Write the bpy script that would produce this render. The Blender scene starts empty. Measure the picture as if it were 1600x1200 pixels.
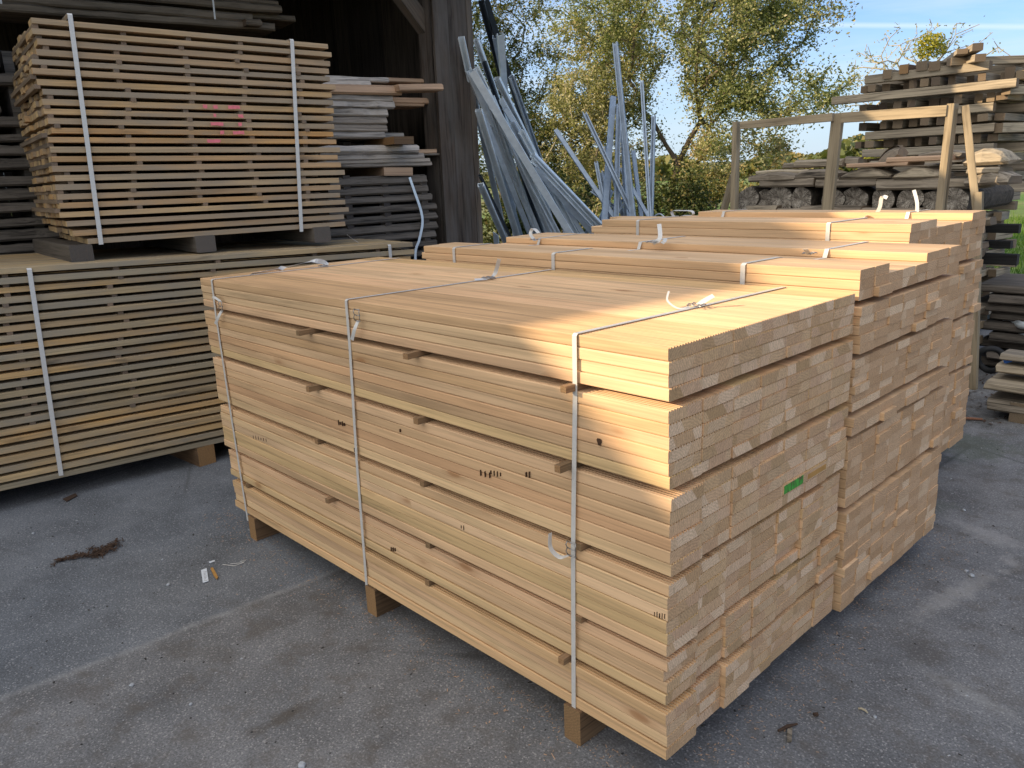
import bpy, math, random
import numpy as np
from mathutils import Vector, Matrix, noise
random.seed(7); rng = np.random.default_rng(7)
scene = bpy.context.scene
R = math.radians

# ------------------------------------------------------------------ camera
YAW, PITCH, ROLL = R(46.597), R(14.782), R(-2.3605)
CAM = Vector((1.0653, -1.5191, 1.6736)); FPX = 1233.9
fw = Vector((-math.sin(YAW)*math.cos(PITCH), math.cos(YAW)*math.cos(PITCH), -math.sin(PITCH)))
_r = Vector((math.cos(YAW), math.sin(YAW), 0)); _u = _r.cross(fw)
rt = _r*math.cos(ROLL) + _u*math.sin(ROLL); up = -_r*math.sin(ROLL) + _u*math.cos(ROLL)
cd = bpy.data.cameras.new('camera'); cam = bpy.data.objects.new('camera', cd)
scene.collection.objects.link(cam); scene.camera = cam
cd.sensor_width = 36; cd.lens = 36*FPX/1600; cd.clip_start = .05; cd.clip_end = 2000
cam.matrix_world = Matrix(((rt.x, up.x, -fw.x, CAM.x), (rt.y, up.y, -fw.y, CAM.y), (rt.z, up.z, -fw.z, CAM.z), (0, 0, 0, 1)))

# ------------------------------------------------------------------ world, sun, exposure
SUN = Vector((1.55, 2.3, -1.0)).normalized()          # direction the light travels
w = bpy.data.worlds.new("World"); scene.world = w; w.use_nodes = True
wt = w.node_tree; bg = wt.nodes['Background']
sky = wt.nodes.new('ShaderNodeTexSky'); sky.sky_type = 'NISHITA'; sky.sun_disc = False
sky.sun_elevation = math.asin(-SUN.z); sky.sun_rotation = math.atan2(-SUN.x, -SUN.y)
sky.air_density = 1.0; sky.dust_density = .6; sky.ozone_density = 1.6
bg.inputs['Strength'].default_value = 0.15
tcw = wt.nodes.new('ShaderNodeTexCoord'); mpw = wt.nodes.new('ShaderNodeMapping'); mpw.inputs['Scale'].default_value = (1.3, 1.3, 11)
mpw.inputs['Rotation'].default_value = (0, R(6), R(20))
nzw = wt.nodes.new('ShaderNodeTexNoise'); nzw.inputs['Scale'].default_value = 2.2; nzw.inputs['Detail'].default_value = 7; nzw.inputs['Roughness'].default_value = .62
nzw.inputs['Distortion'].default_value = .5
rpw = wt.nodes.new('ShaderNodeValToRGB'); rpw.color_ramp.elements[0].position = .36; rpw.color_ramp.elements[1].position = .72
rpw.color_ramp.elements[1].color = (.62, .62, .62, 1)
mxw = wt.nodes.new('ShaderNodeMix'); mxw.data_type = 'RGBA'; mxw.inputs[7].default_value = (2.9, 3.35, 3.8, 1)
tint = wt.nodes.new('ShaderNodeMix'); tint.data_type = 'RGBA'; tint.blend_type = 'MULTIPLY'; tint.inputs[0].default_value = 1; tint.inputs[7].default_value = (.37, .54, .83, 1)
nrm = wt.nodes.new('ShaderNodeVectorMath'); nrm.operation = 'DOT_PRODUCT'; nrm.inputs[1].default_value = (.02, -.62, .78)
wt.links.new(tcw.outputs['Generated'], nrm.inputs[0])
rq = wt.nodes.new('ShaderNodeMapRange'); rq.inputs['From Min'].default_value = .35; rq.inputs['From Max'].default_value = .8; wt.links.new(nrm.outputs['Value'], rq.inputs[0])
hsep = wt.nodes.new('ShaderNodeSeparateXYZ'); wt.links.new(tcw.outputs['Generated'], hsep.inputs[0])
hzr = wt.nodes.new('ShaderNodeMapRange'); hzr.inputs['From Min'].default_value = -.02; hzr.inputs['From Max'].default_value = .22; hzr.inputs['To Min'].default_value = .8; hzr.inputs['To Max'].default_value = 0; wt.links.new(hsep.outputs[2], hzr.inputs[0])
mxh = wt.nodes.new('ShaderNodeMix'); mxh.data_type = 'RGBA'; mxh.inputs[7].default_value = (2.75, 3.2, 3.75, 1)   # pale air low over the land
mx2 = wt.nodes.new('ShaderNodeMix'); mx2.data_type = 'RGBA'; mx2.inputs[7].default_value = (5.6, 5.7, 5.9, 1)   # unseen bright cloud bank, added overhead and behind the camera for ambient light
wt.links.new(tcw.outputs['Generated'], mpw.inputs[0]); wt.links.new(mpw.outputs[0], nzw.inputs[0]); wt.links.new(nzw.outputs[0], rpw.inputs[0])
wt.links.new(rpw.outputs[0], mxw.inputs[0]); wt.links.new(sky.outputs[0], tint.inputs[6]); wt.links.new(tint.outputs[2], mxw.inputs[6]); wt.links.new(mxw.outputs[2], mxh.inputs[6]); wt.links.new(hzr.outputs[0], mxh.inputs[0]); wt.links.new(mxh.outputs[2], mx2.inputs[6]); wt.links.new(rq.outputs[0], mx2.inputs[0]); wt.links.new(mx2.outputs[2], bg.inputs[0])
sl = bpy.data.lights.new('sun', 'SUN'); sl.energy = 3.9; sl.angle = R(.6); sl.color = (1, .80, .55)
so = bpy.data.objects.new('sun', sl); scene.collection.objects.link(so)
so.rotation_euler = SUN.to_track_quat('-Z', 'Y').to_euler(); so.location = (-10, -20, 15)
scene.view_settings.view_transform = 'Standard'; scene.view_settings.look = 'None'
scene.view_settings.exposure = 0.9; scene.view_settings.gamma = 1
scene.render.engine = 'CYCLES'; scene.render.resolution_x = 1024; scene.render.resolution_y = 768

# ------------------------------------------------------------------ placing by real planes
def ray(px, py): return (fw + rt*((px-800)/FPX) - up*((py-600)/FPX)).normalized()
def on(px, py, ax, val):
    d = ray(px, py); return CAM + d*((val-CAM[ax])/d[ax])
SL = .13
def onc(px, py, c):                                   # plane x - SL*y = c, parallel to the shed front
    d = ray(px, py); return CAM + d*((c-(CAM.x-SL*CAM.y))/(d.x-SL*d.y))
SHA = math.atan2(1, SL)                               # heading of the shed front
SU = Vector((math.cos(SHA), math.sin(SHA), 0)); SN = Vector((SU.y, -SU.x, 0))

_n = ray(1190, 38).cross(ray(1520, 41)).normalized(); _c = ray(1300, 39)
cdot = wt.nodes.new('ShaderNodeVectorMath'); cdot.operation = 'DOT_PRODUCT'; cdot.inputs[1].default_value = _n; wt.links.new(tcw.outputs['Generated'], cdot.inputs[0])
cab = wt.nodes.new('ShaderNodeMath'); cab.operation = 'ABSOLUTE'; wt.links.new(cdot.outputs['Value'], cab.inputs[0])
crr = wt.nodes.new('ShaderNodeMapRange'); crr.inputs['From Min'].default_value = .0006; crr.inputs['From Max'].default_value = .0036; crr.inputs['To Min'].default_value = .5; crr.inputs['To Max'].default_value = 0; wt.links.new(cab.outputs[0], crr.inputs[0])
cd2 = wt.nodes.new('ShaderNodeVectorMath'); cd2.operation = 'DOT_PRODUCT'; cd2.inputs[1].default_value = _c; wt.links.new(tcw.outputs['Generated'], cd2.inputs[0])
cr2 = wt.nodes.new('ShaderNodeMapRange'); cr2.inputs['From Min'].default_value = .93; cr2.inputs['From Max'].default_value = .985; wt.links.new(cd2.outputs['Value'], cr2.inputs[0])
cmu = wt.nodes.new('ShaderNodeMath'); cmu.operation = 'MULTIPLY'; wt.links.new(crr.outputs[0], cmu.inputs[0]); wt.links.new(cr2.outputs[0], cmu.inputs[1])
mx3 = wt.nodes.new('ShaderNodeMix'); mx3.data_type = 'RGBA'; mx3.inputs[7].default_value = (3.2, 3.7, 4.2, 1); wt.links.new(cmu.outputs[0], mx3.inputs[0]); wt.links.new(mx2.outputs[2], mx3.inputs[6]); wt.links.new(mx3.outputs[2], bg.inputs[0])

# ------------------------------------------------------------------ materials
class NT:
    def __init__(s, name):
        s.m = bpy.data.materials.new(name); s.m.use_nodes = True; s.t = s.m.node_tree
        s.b = s.t.nodes['Principled BSDF']; s.b.inputs['Specular IOR Level'].default_value = .25
    def n(s, ty, **k):
        nd = s.t.nodes.new('ShaderNode'+ty)
        for a, v in k.items(): setattr(nd, a, v)
        return nd
    def put(s, sock, v):
        if isinstance(v, bpy.types.NodeSocket): s.t.links.new(v, sock)
        elif v is not None: sock.default_value = v
    def math(s, op, a, b=None, c=None):
        nd = s.n('Math', operation=op); s.put(nd.inputs[0], a); s.put(nd.inputs[1], b)
        if c is not None: s.put(nd.inputs[2], c)
        return nd.outputs[0]
    def vm(s, op, a, b=None):
        nd = s.n('VectorMath', operation=op); s.put(nd.inputs[0], a)
        if b is not None: s.put(nd.inputs[1], b)
        return nd.outputs[0]
    def noise(s, v, sc=1, det=3, ro=.5, dist=0):
        nd = s.n('TexNoise'); s.put(nd.inputs['Vector'], v); nd.inputs['Scale'].default_value = sc
        nd.inputs['Detail'].default_value = det; nd.inputs['Roughness'].default_value = ro; nd.inputs['Distortion'].default_value = dist
        return nd.outputs[0]
    def ramp(s, f, pts, interp='LINEAR'):
        nd = s.n('ValToRGB'); cr = nd.color_ramp; cr.interpolation = interp
        while len(cr.elements) < len(pts): cr.elements.new(.5)
        for e, (p, c) in zip(cr.elements, pts):
            e.position = p; e.color = (*c, 1) if isinstance(c, tuple) else (c, c, c, 1)
        s.put(nd.inputs[0], f); return nd.outputs[0]
    def mix(s, f, a, b, mode='MIX'):
        nd = s.n('Mix', data_type='RGBA', blend_type=mode); s.put(nd.inputs[0], f)
        s.put(nd.inputs[6], a if not isinstance(a, tuple) else (*a, 1)); s.put(nd.inputs[7], b if not isinstance(b, tuple) else (*b, 1))
        return nd.outputs[2]
    def wn(s, v):
        nd = s.n('TexWhiteNoise', noise_dimensions='1D'); s.put(nd.inputs['W'], v); return nd.outputs['Value']
    def bump(s, h, st=.3, d=.002):
        nd = s.n('Bump'); nd.inputs['Strength'].default_value = st; nd.inputs['Distance'].default_value = d
        s.put(nd.inputs['Height'], h); s.t.links.new(nd.outputs[0], s.b.inputs['Normal'])
    def col(s, c, rough=.7, metal=0):
        s.put(s.b.inputs['Base Color'], c if not isinstance(c, tuple) else (*c, 1)); s.put(s.b.inputs['Roughness'], rough)
        s.b.inputs['Metallic'].default_value = metal; return s.m
    def obj(s): return s.n('TexCoord').outputs['Object']
    def seed(s):
        nd = s.n('Attribute'); nd.attribute_name = 'seed'; return nd.outputs['Fac']

def wood(name, side, end, grain=.35, along=1.1, across=55, grey=None, greyamt=0, knots=.0, rough=.75, endscale=12, stain=0, bump=.25, figure=.5):
    """sawn timber lying along local X: side palette, end-grain palette, optional weathering"""
    k = NT(name); co = k.obj(); sd = k.seed()
    off = k.n('CombineXYZ'); k.put(off.inputs[0], k.math('MULTIPLY', sd, 91.7)); k.put(off.inputs[1], k.math('MULTIPLY', sd, 37.1)); k.put(off.inputs[2], k.math('MULTIPLY', sd, 13.3))
    p = k.vm('ADD', co, off.outputs[0])
    fine = k.noise(k.vm('MULTIPLY', p, (along*2.2, across*3, across*3)), 1, 3, .6)
    fig = k.noise(k.vm('MULTIPLY', p, (along, across*.42, across*.42)), 1, 4, .55, 1.2)
    big = k.noise(k.vm('MULTIPLY', p, (1.1, 6, 6)), 1, 2, .5)
    n = len(side)
    tone = k.ramp(k.wn(k.math('MULTIPLY', sd, 977.0)), [(i/(n-1)*.999 if n > 1 else 0, c) for i, c in enumerate(side)])
    g = k.math('DIVIDE', k.math('ADD', k.math('MULTIPLY', fine, .5), k.math('MULTIPLY', fig, figure)), .5+figure)
    gm = k.ramp(g, [(.30, max(.06, 1-grain*1.25)), (.5, 1.0), (.70, 1+grain*.6)])
    c = k.mix(1, tone, gm, 'MULTIPLY')
    c = k.mix(1, c, k.ramp(big, [(.3, .82), (.7, 1.14)]), 'MULTIPLY')
    if knots:
        vo = k.n('TexVoronoi'); k.put(vo.inputs['Vector'], k.vm('MULTIPLY', p, (4.5, 13, 13))); vo.inputs['Scale'].default_value = 1
        vs_ = k.n('SeparateXYZ'); k.put(vs_.inputs[0], vo.outputs['Color'])
        c = k.mix(k.math('MULTIPLY', k.ramp(vo.outputs['Distance'], [(0, knots), (.13, knots*.8), (.19, knots*.3), (.36, 0.0)]), k.math('GREATER_THAN', vs_.outputs[0], .90)), c, (.30, .13, .045))
    if grey:
        gn = k.noise(k.vm('MULTIPLY', p, (1.7, 7, 7)), 1, 4, .6)
        c = k.mix(k.ramp(gn, [(.5-greyamt*.35, 0.0), (.78-greyamt*.35, .85)]), c, grey)
    if stain:
        sn = k.noise(k.vm('MULTIPLY', p, (2.6, 14, 14)), 1, 3, .6)
        c = k.mix(k.ramp(sn, [(.64, 0.0), (.76, stain)]), c, (.03, .024, .018))
    # end grain
    sx = k.n('SeparateXYZ'); k.put(sx.inputs[0], p)
    tilt = k.math('SUBTRACT', k.math('MULTIPLY', k.wn(k.math('MULTIPLY', sd, 311.0)), 1.6), .8)
    u = k.math('ADD', sx.outputs[1], k.math('MULTIPLY', sx.outputs[2], tilt))
    piece = k.math('FLOOR', k.math('MULTIPLY', u, endscale))
    m = len(end)
    et = k.ramp(k.wn(k.math('ADD', piece, k.math('MULTIPLY', sd, 517.0))), [(i/(m-1)*.999, c2) for i, c2 in enumerate(end)])
    pk = k.math('ADD', piece, k.math('MULTIPLY', sd, 733.0)); pv = k.n('CombineXYZ')
    for ax_, mu_ in ((1, 1.0), (2, 2.3)):
        k.put(pv.inputs[ax_], k.math('SUBTRACT', k.math('MODULO', sx.outputs[ax_], .29), k.math('MULTIPLY', k.wn(k.math('MULTIPLY', pk, mu_)), .33)))
    wv = k.n('TexWave', wave_type='RINGS', rings_direction='X'); k.put(wv.inputs['Vector'], pv.outputs[0])
    wv.inputs['Scale'].default_value = 36; wv.inputs['Distortion'].default_value = 5; wv.inputs['Detail'].default_value = 2; wv.inputs['Detail Scale'].default_value = 2
    e = k.mix(1, et, k.ramp(wv.outputs[0], [(0, .86), (.6, 1.0), (1, 1.06)]), 'MULTIPLY')
    sp = k.noise(k.vm('MULTIPLY', p, (3, 260, 260)), 1, 2, .6)
    e = k.mix(1, e, k.ramp(sp, [(.3, .82), (.65, 1.08)]), 'MULTIPLY')
    ck = k.noise(k.vm('MULTIPLY', p, (2, 30, 9)), 1, 3, .7, 2.0)
    e = k.mix(k.ramp(ck, [(.480, 0.0), (.494, .55), (.508, 0.0)]), e, (.17, .10, .06))
    no = k.n('SeparateXYZ'); k.put(no.inputs[0], k.n('TexCoord').outputs['Normal'])
    isend = k.math('GREATER_THAN', k.math('ABSOLUTE', no.outputs[0]), .75)
    k.bump(k.math('ADD', fine, k.math('MULTIPLY', fig, .6)), bump, .0012)
    return k.col(k.mix(isend, c, e), rough)

M = {}
M['deck'] = wood('fresh_decking', [(.66, .43, .235), (.58, .365, .19), (.72, .485, .28), (.61, .415, .20), (.60, .355, .185), (.68, .445, .25), (.64, .395, .22)],
                 [(.57, .36, .185), (.63, .41, .235), (.44, .27, .13), (.72, .50, .315), (.56, .345, .20), (.50, .305, .155), (.64, .405, .23)], grain=.30, knots=.75, stain=.12, figure=.6)
M['fresh'] = wood('fresh_planed_timber', [(.66, .43, .235), (.60, .38, .20), (.71, .475, .27)],
                  [(.53, .32, .17), (.58, .36, .20), (.46, .27, .135), (.53, .32, .17), (.72, .50, .31), (.50, .30, .155), (.55, .335, .18)], grain=.26, knots=.7, endscale=4.2)
M['stick'] = wood('stickered_board', [(.53, .345, .165), (.58, .35, .145), (.38, .27, .165), (.58, .31, .11), (.32, .245, .165), (.46, .31, .165), (.52, .36, .20)],
                  [(.50, .33, .15), (.40, .27, .14), (.58, .41, .20), (.30, .22, .14), (.52, .31, .13)], grain=.35, grey=(.30, .235, .165), greyamt=.35, stain=.45, knots=.5)
M['stickgrey'] = wood('weathered_stickered_board', [(.54, .36, .17), (.42, .31, .17), (.60, .35, .13), (.48, .34, .175), (.31, .25, .16), (.54, .33, .145)],
                  [(.35, .25, .14), (.27, .21, .14)], grain=.4, grey=(.27, .23, .17), greyamt=.3, stain=.65, knots=.3)
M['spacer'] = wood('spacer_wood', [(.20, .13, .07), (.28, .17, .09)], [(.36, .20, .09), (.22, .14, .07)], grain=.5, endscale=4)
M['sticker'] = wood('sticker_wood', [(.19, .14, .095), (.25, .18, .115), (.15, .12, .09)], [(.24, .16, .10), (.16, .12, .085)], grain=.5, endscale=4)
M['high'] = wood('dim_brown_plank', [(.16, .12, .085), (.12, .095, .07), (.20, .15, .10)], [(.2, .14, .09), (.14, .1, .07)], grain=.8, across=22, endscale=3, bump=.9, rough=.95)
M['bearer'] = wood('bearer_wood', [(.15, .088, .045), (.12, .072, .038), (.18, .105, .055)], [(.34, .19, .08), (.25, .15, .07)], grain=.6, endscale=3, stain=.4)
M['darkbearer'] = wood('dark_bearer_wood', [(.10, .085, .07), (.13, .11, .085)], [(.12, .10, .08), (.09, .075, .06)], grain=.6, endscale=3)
M['old'] = wood('old_grey_beam', [(.33, .27, .19), (.25, .205, .15), (.40, .32, .215), (.29, .245, .185)],
                [(.19, .135, .085), (.27, .20, .125), (.12, .09, .065), (.22, .16, .10)], grain=.75, across=45, endscale=3, stain=.6, bump=.8, rough=.9)
M['rack'] = wood('grey_rack_timber', [(.35, .27, .17), (.30, .235, .15)], [(.34, .28, .2), (.3, .24, .17)], grain=.65, across=28, endscale=3, bump=.8, rough=.88, figure=.8)
M['slab'] = wood('rough_plank', [(.30, .245, .18), (.22, .175, .125), (.38, .31, .215)], [(.24, .18, .11), (.15, .115, .08), (.20, .14, .09)],
                 grain=.95, across=46, endscale=3, stain=.8, bump=1, rough=.95, figure=.9)
M['slabshed'] = wood('silvered_slab', [(.36, .31, .255), (.25, .205, .16), (.46, .40, .34)], [(.16, .14, .12), (.22, .19, .16)],
                 grain=.95, across=44, endscale=3, stain=.8, bump=1, rough=.95, figure=.9)
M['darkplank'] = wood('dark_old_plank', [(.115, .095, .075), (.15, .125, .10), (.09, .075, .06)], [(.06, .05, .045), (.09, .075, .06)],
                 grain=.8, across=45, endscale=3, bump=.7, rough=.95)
M['midplank'] = wood('pinkish_plank', [(.42, .27, .17), (.48, .31, .19)], [(.45, .29, .18), (.36, .22, .13)], grain=.4, endscale=4)
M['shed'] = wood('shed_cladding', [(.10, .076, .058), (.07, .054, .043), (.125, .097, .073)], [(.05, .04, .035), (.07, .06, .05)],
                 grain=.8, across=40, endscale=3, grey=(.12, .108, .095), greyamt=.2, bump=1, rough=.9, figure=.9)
M['shedin'] = wood('shed_interior_board', [(.05, .038, .029), (.035, .027, .021), (.065, .05, .037)], [(.05, .04, .03), (.06, .05, .04)], grain=.8, across=30, endscale=3, bump=.8, rough=.95)  # cladding tones darkened, so the gloom inside the shed is partly in the colour
M['beamblack'] = wood('charred_beam', [(.02, .019, .018), (.03, .028, .026)], [(.025, .022, .02), (.04, .035, .03)], grain=.6, endscale=3)

def simple(name, c, rough=.5, metal=0, var=0, sc=8, spec=.3):
    k = NT(name); k.b.inputs['Specular IOR Level'].default_value = spec
    if var:
        f = k.noise(k.obj(), sc, 4, .6); c = k.mix(f, tuple(x*(1-var) for x in c), tuple(min(1, x*(1+var)) for x in c))
    return k.col(c, rough, metal)
M['strap'] = simple('white_plastic_strap', (.58, .55, .50), .3, var=.15, sc=60, spec=.5)
M['wire'] = simple('buckle_wire', (.35, .33, .31), .35, .9)
M['galv'] = simple('galvanised_steel', (.72, .79, .86), .42, .3, var=.3, sc=14)
M['galvshade'] = simple('shaded_galvanised_steel', (.32, .38, .45), .5, .35, var=.4, sc=12)  # galvanised steel again, darkened and blued to paint the uprights as shaded
M['galv2'] = simple('dull_grey_steel', (.52, .58, .63), .5, .3, var=.4, sc=10)
M['darksteel'] = simple('dark_painted_steel', (.05, .06, .07), .5, .3, var=.3)
M['whiteplate'] = simple('white_plate', (.55, .62, .68), .5, .1, var=.2)
M['tube'] = simple('black_rubber', (.02, .02, .02), .7)
k = NT('green_paint'); M['green'] = k.col(k.ramp(k.noise(k.vm('MULTIPLY', k.obj(), (1, 1, .35)), 75, 4, .7), [(.40, (.10, .09, .04)), (.48, (.05, .24, .03)), (.62, (.10, .42, .06))]), .7)
M['pink'] = simple('pink_spray_paint', (.78, .19, .21), .8, var=.35, sc=60)
M['blue'] = simple('blue_plastic', (.05, .16, .5), .6)
M['ink'] = simple('dark_glue_line', (.06, .03, .015), .8)
M['paper'] = simple('white_paper', (.6, .63, .66), .7, var=.15, sc=80)
M['stone'] = simple('pale_stone', (.34, .35, .36), .9, var=.35, sc=60)
M['mossrust'] = simple('rusty_scrap', (.2, .09, .05), .8, var=.5, sc=20)
M['roof'] = simple('roof_tiles', (.16, .07, .045), .85, var=.4, sc=3)
M['twig'] = simple('bark', (.13, .10, .07), .9, var=.4, sc=8)
M['palebark'] = simple('pale_twigs', (.38, .32, .22), .9, var=.4, sc=8)
M['litter'] = simple('brown_bark_litter', (.06, .035, .022), .95, var=.6, sc=90)

k = NT('cut_log')                                     # a log along local Y: grey cracked end, dark bark
co = k.obj(); sd = k.seed(); no = k.n('SeparateXYZ'); k.put(no.inputs[0], k.n('TexCoord').outputs['Normal'])
wv = k.n('TexWave', wave_type='RINGS', rings_direction='Y'); k.put(wv.inputs['Vector'], co); wv.inputs['Scale'].default_value = 22
wv.inputs['Distortion'].default_value = 5; wv.inputs['Detail'].default_value = 3
lx_ = k.n('SeparateXYZ'); k.put(lx_.inputs[0], co); ang_ = k.math('ARCTAN2', lx_.outputs[2], lx_.outputs[0])
rad_ = k.math('SQRT', k.math('ADD', k.math('MULTIPLY', lx_.outputs[0], lx_.outputs[0]), k.math('MULTIPLY', lx_.outputs[2], lx_.outputs[2])))
cv_ = k.n('CombineXYZ'); k.put(cv_.inputs[0], k.math('MULTIPLY', ang_, 3.2)); k.put(cv_.inputs[1], k.math('MULTIPLY', rad_, 5.0)); k.put(cv_.inputs[2], k.math('MULTIPLY', sd, 30.0))
crk_ = k.ramp(k.noise(cv_.outputs[0], 1.6, 2, .6), [(.44, 0.0), (.5, .85), (.56, 0.0)])
e = k.mix(1, k.ramp(k.noise(co, 18, 4, .65), [(.3, (.10, .08, .06)), (.5, (.30, .255, .20)), (.68, (.58, .51, .41))]), k.ramp(wv.outputs[0], [(0, .85), (1, 1.06)]), 'MULTIPLY')
e = k.mix(crk_, e, (.03, .024, .02))
b = k.ramp(k.noise(co, 25, 4, .7), [(.3, (.03, .025, .02)), (.7, (.12, .095, .07))])
k.bump(k.noise(co, 60, 4, .7), .8, .004)
M['log'] = k.col(k.mix(k.math('GREATER_THAN', k.math('ABSOLUTE', no.outputs[1]), .7), b, e), .95)

def leafmat(name, cols, trans=.35, rough=.45):
    k = NT(name); sd = k.seed()
    c = k.ramp(sd, [(i/(len(cols)-1), x) for i, x in enumerate(cols)]); k.col(c, rough)
    tr = k.n('BsdfTranslucent'); k.put(tr.inputs[0], k.mix(1, c, (1.0, 1.15, .55), 'MULTIPLY'))
    mx = k.n('MixShader'); mx.inputs[0].default_value = trans
    out = k.t.nodes['Material Output']
    k.t.links.new(k.b.outputs[0], mx.inputs[1]); k.t.links.new(tr.outputs[0], mx.inputs[2]); k.t.links.new(mx.outputs[0], out.inputs[0])
    return k.m
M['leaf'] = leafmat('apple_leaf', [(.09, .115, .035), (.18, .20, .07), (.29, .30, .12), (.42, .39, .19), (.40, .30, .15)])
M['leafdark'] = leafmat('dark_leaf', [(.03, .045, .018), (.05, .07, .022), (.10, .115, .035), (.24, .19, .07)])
M['leafdry'] = leafmat('dry_leaf', [(.14, .14, .05), (.25, .245, .10), (.35, .325, .15), (.43, .375, .20)])
M['leafyellow'] = leafmat('yellow_green_leaf', [(.20, .22, .03), (.33, .30, .04), (.42, .34, .05)])
M['leaffar'] = leafmat('far_leaf', [(.07, .09, .025), (.14, .14, .04), (.24, .17, .055), (.12, .13, .04)], .2)
M['blade'] = leafmat('grass_blade', [(.06, .12, .015), (.10, .19, .025), (.17, .25, .04)], .4)

# asphalt
k = NT('asphalt'); co = k.obj()
blobn = k.noise(co, 10, 6, .7); bigf = k.noise(co, .55, 5, .6); mid = k.noise(co, 3.2, 5, .65); fine = k.noise(co, 130, 2, .7); grit = k.n('TexVoronoi'); k.put(grit.inputs['Vector'], co); grit.inputs['Scale'].default_value = 210
c = k.ramp(bigf, [(.32, (.112, .119, .129)), (.5, (.145, .150, .157)), (.68, (.185, .187, .188))])
c = k.mix(1, c, k.ramp(mid, [(.3, .72), (.5, 1.0), (.72, 1.25)]), 'MULTIPLY')
c = k.mix(1, c, k.ramp(fine, [(.3, .62), (.5, 1.0), (.7, 1.45)]), 'MULTIPLY')
sep = k.n('SeparateXYZ'); k.put(sep.inputs[0], grit.outputs['Color'])
chip = k.math('GREATER_THAN', sep.outputs[0], .93)
c = k.mix(k.math('MULTIPLY', chip, .5), c, (.38, .38, .38))
sx = k.n('SeparateXYZ'); k.put(sx.inputs[0], co)
def linemask(a, bb, cc, wd, wob=.10):                 # meandering seam a*x+b*y+c=0
    d = k.math('ADD', k.math('ADD', k.math('MULTIPLY', sx.outputs[0], a), k.math('MULTIPLY', sx.outputs[1], bb)), cc)
    d = k.math('ADD', d, k.math('MULTIPLY', k.math('SUBTRACT', mid, .5), wob)); return k.ramp(k.math('DIVIDE', k.math('ABSOLUTE', d), wd), [(0, 1.0), (1, 0.0)]), d
def blob(cx, cy, rx, ry, wob=.9, n0=None, ang=0):
    ca, sa = math.cos(ang), math.sin(ang)
    dx = k.math('SUBTRACT', sx.outputs[0], cx); dy = k.math('SUBTRACT', sx.outputs[1], cy)
    a = k.math('ADD', k.math('MULTIPLY', dx, ca/rx), k.math('MULTIPLY', dy, sa/rx)); b2 = k.math('ADD', k.math('MULTIPLY', dx, -sa/ry), k.math('MULTIPLY', dy, ca/ry))
    r2 = k.math('SQRT', k.math('ADD', k.math('MULTIPLY', a, a), k.math('MULTIPLY', b2, b2)))
    r2 = k.math('ADD', r2, k.math('MULTIPLY', k.math('SUBTRACT', n0 if n0 is not None else mid, .5), wob*.8)); r2 = k.math('ADD', r2, k.math('MULTIPLY', k.math('SUBTRACT', blobn, .5), 2.6))
    return k.ramp(r2, [(.35, 1.0), (1.05, 0.0)])
# older browner asphalt near the camera beyond a seam, pale dust along it
pA = on(20, 1086, 2, 0); pB = on(400, 940, 2, 0)
dx_, dy_ = pB.x-pA.x, pB.y-pA.y; L_ = math.hypot(dx_, dy_); na, nb = -dy_/L_, dx_/L_; nc = -(na*pA.x+nb*pA.y)
lm, dd = linemask(na, nb, nc, .03, .07)
side = k.ramp(k.math('ADD', k.math('MULTIPLY', dd, 2.5), .5), [(.45, 0.0), (.55, 1.0)])
cb = k.mix(1, c, (1.08, 1.02, .96), 'MULTIPLY')
cb2 = k.mix(k.ramp(k.noise(co, 7, 5, .7), [(.5, 0.0), (.66, .6)]), cb, (.10, .085, .07))
c = k.mix(side, cb2, c) if (na*1.0+nb*-1.2+nc) < 0 else k.mix(side, c, cb2)
c = k.mix(k.math('MULTIPLY', lm, k.ramp(blobn, [(.38, .05), (.62, .55)])), c, (.34, .335, .32))
vz = k.n('TexVoronoi'); vz.feature = 'DISTANCE_TO_EDGE'; k.put(vz.inputs['Vector'], k.vm('ADD', co, k.vm('MULTIPLY', k.n('TexNoise').outputs['Color'], (.5, .5, 0)))); vz.inputs['Scale'].default_value = .8
crk = k.math('MULTIPLY', k.ramp(vz.outputs['Distance'], [(0, 1.0), (.006, .6), (.012, 0.0)]), k.ramp(bigf, [(.45, 0.0), (.55, .5)]))
c = k.mix(crk, c, (.055, .052, .05))
def sand(p0, p1, wd, amt, colr):
    global c
    q0 = on(*p0, 2, 0); q1 = on(*p1, 2, 0); cx, cy = (q0.x+q1.x)/2, (q0.y+q1.y)/2
    m_ = blob(cx, cy, math.hypot(q1.x-q0.x, q1.y-q0.y)/2*1.1, wd, 1.5, None, math.atan2(q1.y-q0.y, q1.x-q0.x))
    c = k.mix(k.math('MULTIPLY', m_, amt*.75), c, colr)
sand((1490, 810), (1600, 860), .10, .55, (.36, .34, .32)); sand((1430, 970), (1570, 880), .06, .6, (.37, .35, .32)); sand((1560, 870), (1600, 890), .05, .5, (.37, .345, .32))
sand((1425, 1035), (1600, 1130), .045, .45, (.32, .31, .285)); sand((1400, 1000), (1480, 1040), .09, .5, (.085, .072, .058))
sand((1500, 900), (1600, 930), .10, .35, (.09, .08, .07)); sand((1400, 690), (1600, 700), .35, .55, (.07, .085, .045)); sand((1420, 780), (1500, 800), .12, .35, (.075, .09, .05))
sand((1480, 640), (1600, 660), .30, .6, (.03, .026, .018)); sand((370, 1160), (520, 1080), .035, .7, (.07, .055, .038)); sand((100, 1060), (170, 1110), .06, .5, (.085, .07, .058))
sand((300, 940), (560, 960), .06, .35, (.10, .085, .07)); sand((230, 1010), (400, 1030), .07, .45, (.10, .088, .075))
c = k.mix(k.math('MULTIPLY', k.ramp(k.noise(co, 19, 4, .75), [(.66, 0.0), (.74, .7)]), 1.0), c, (.06, .054, .05))
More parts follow.
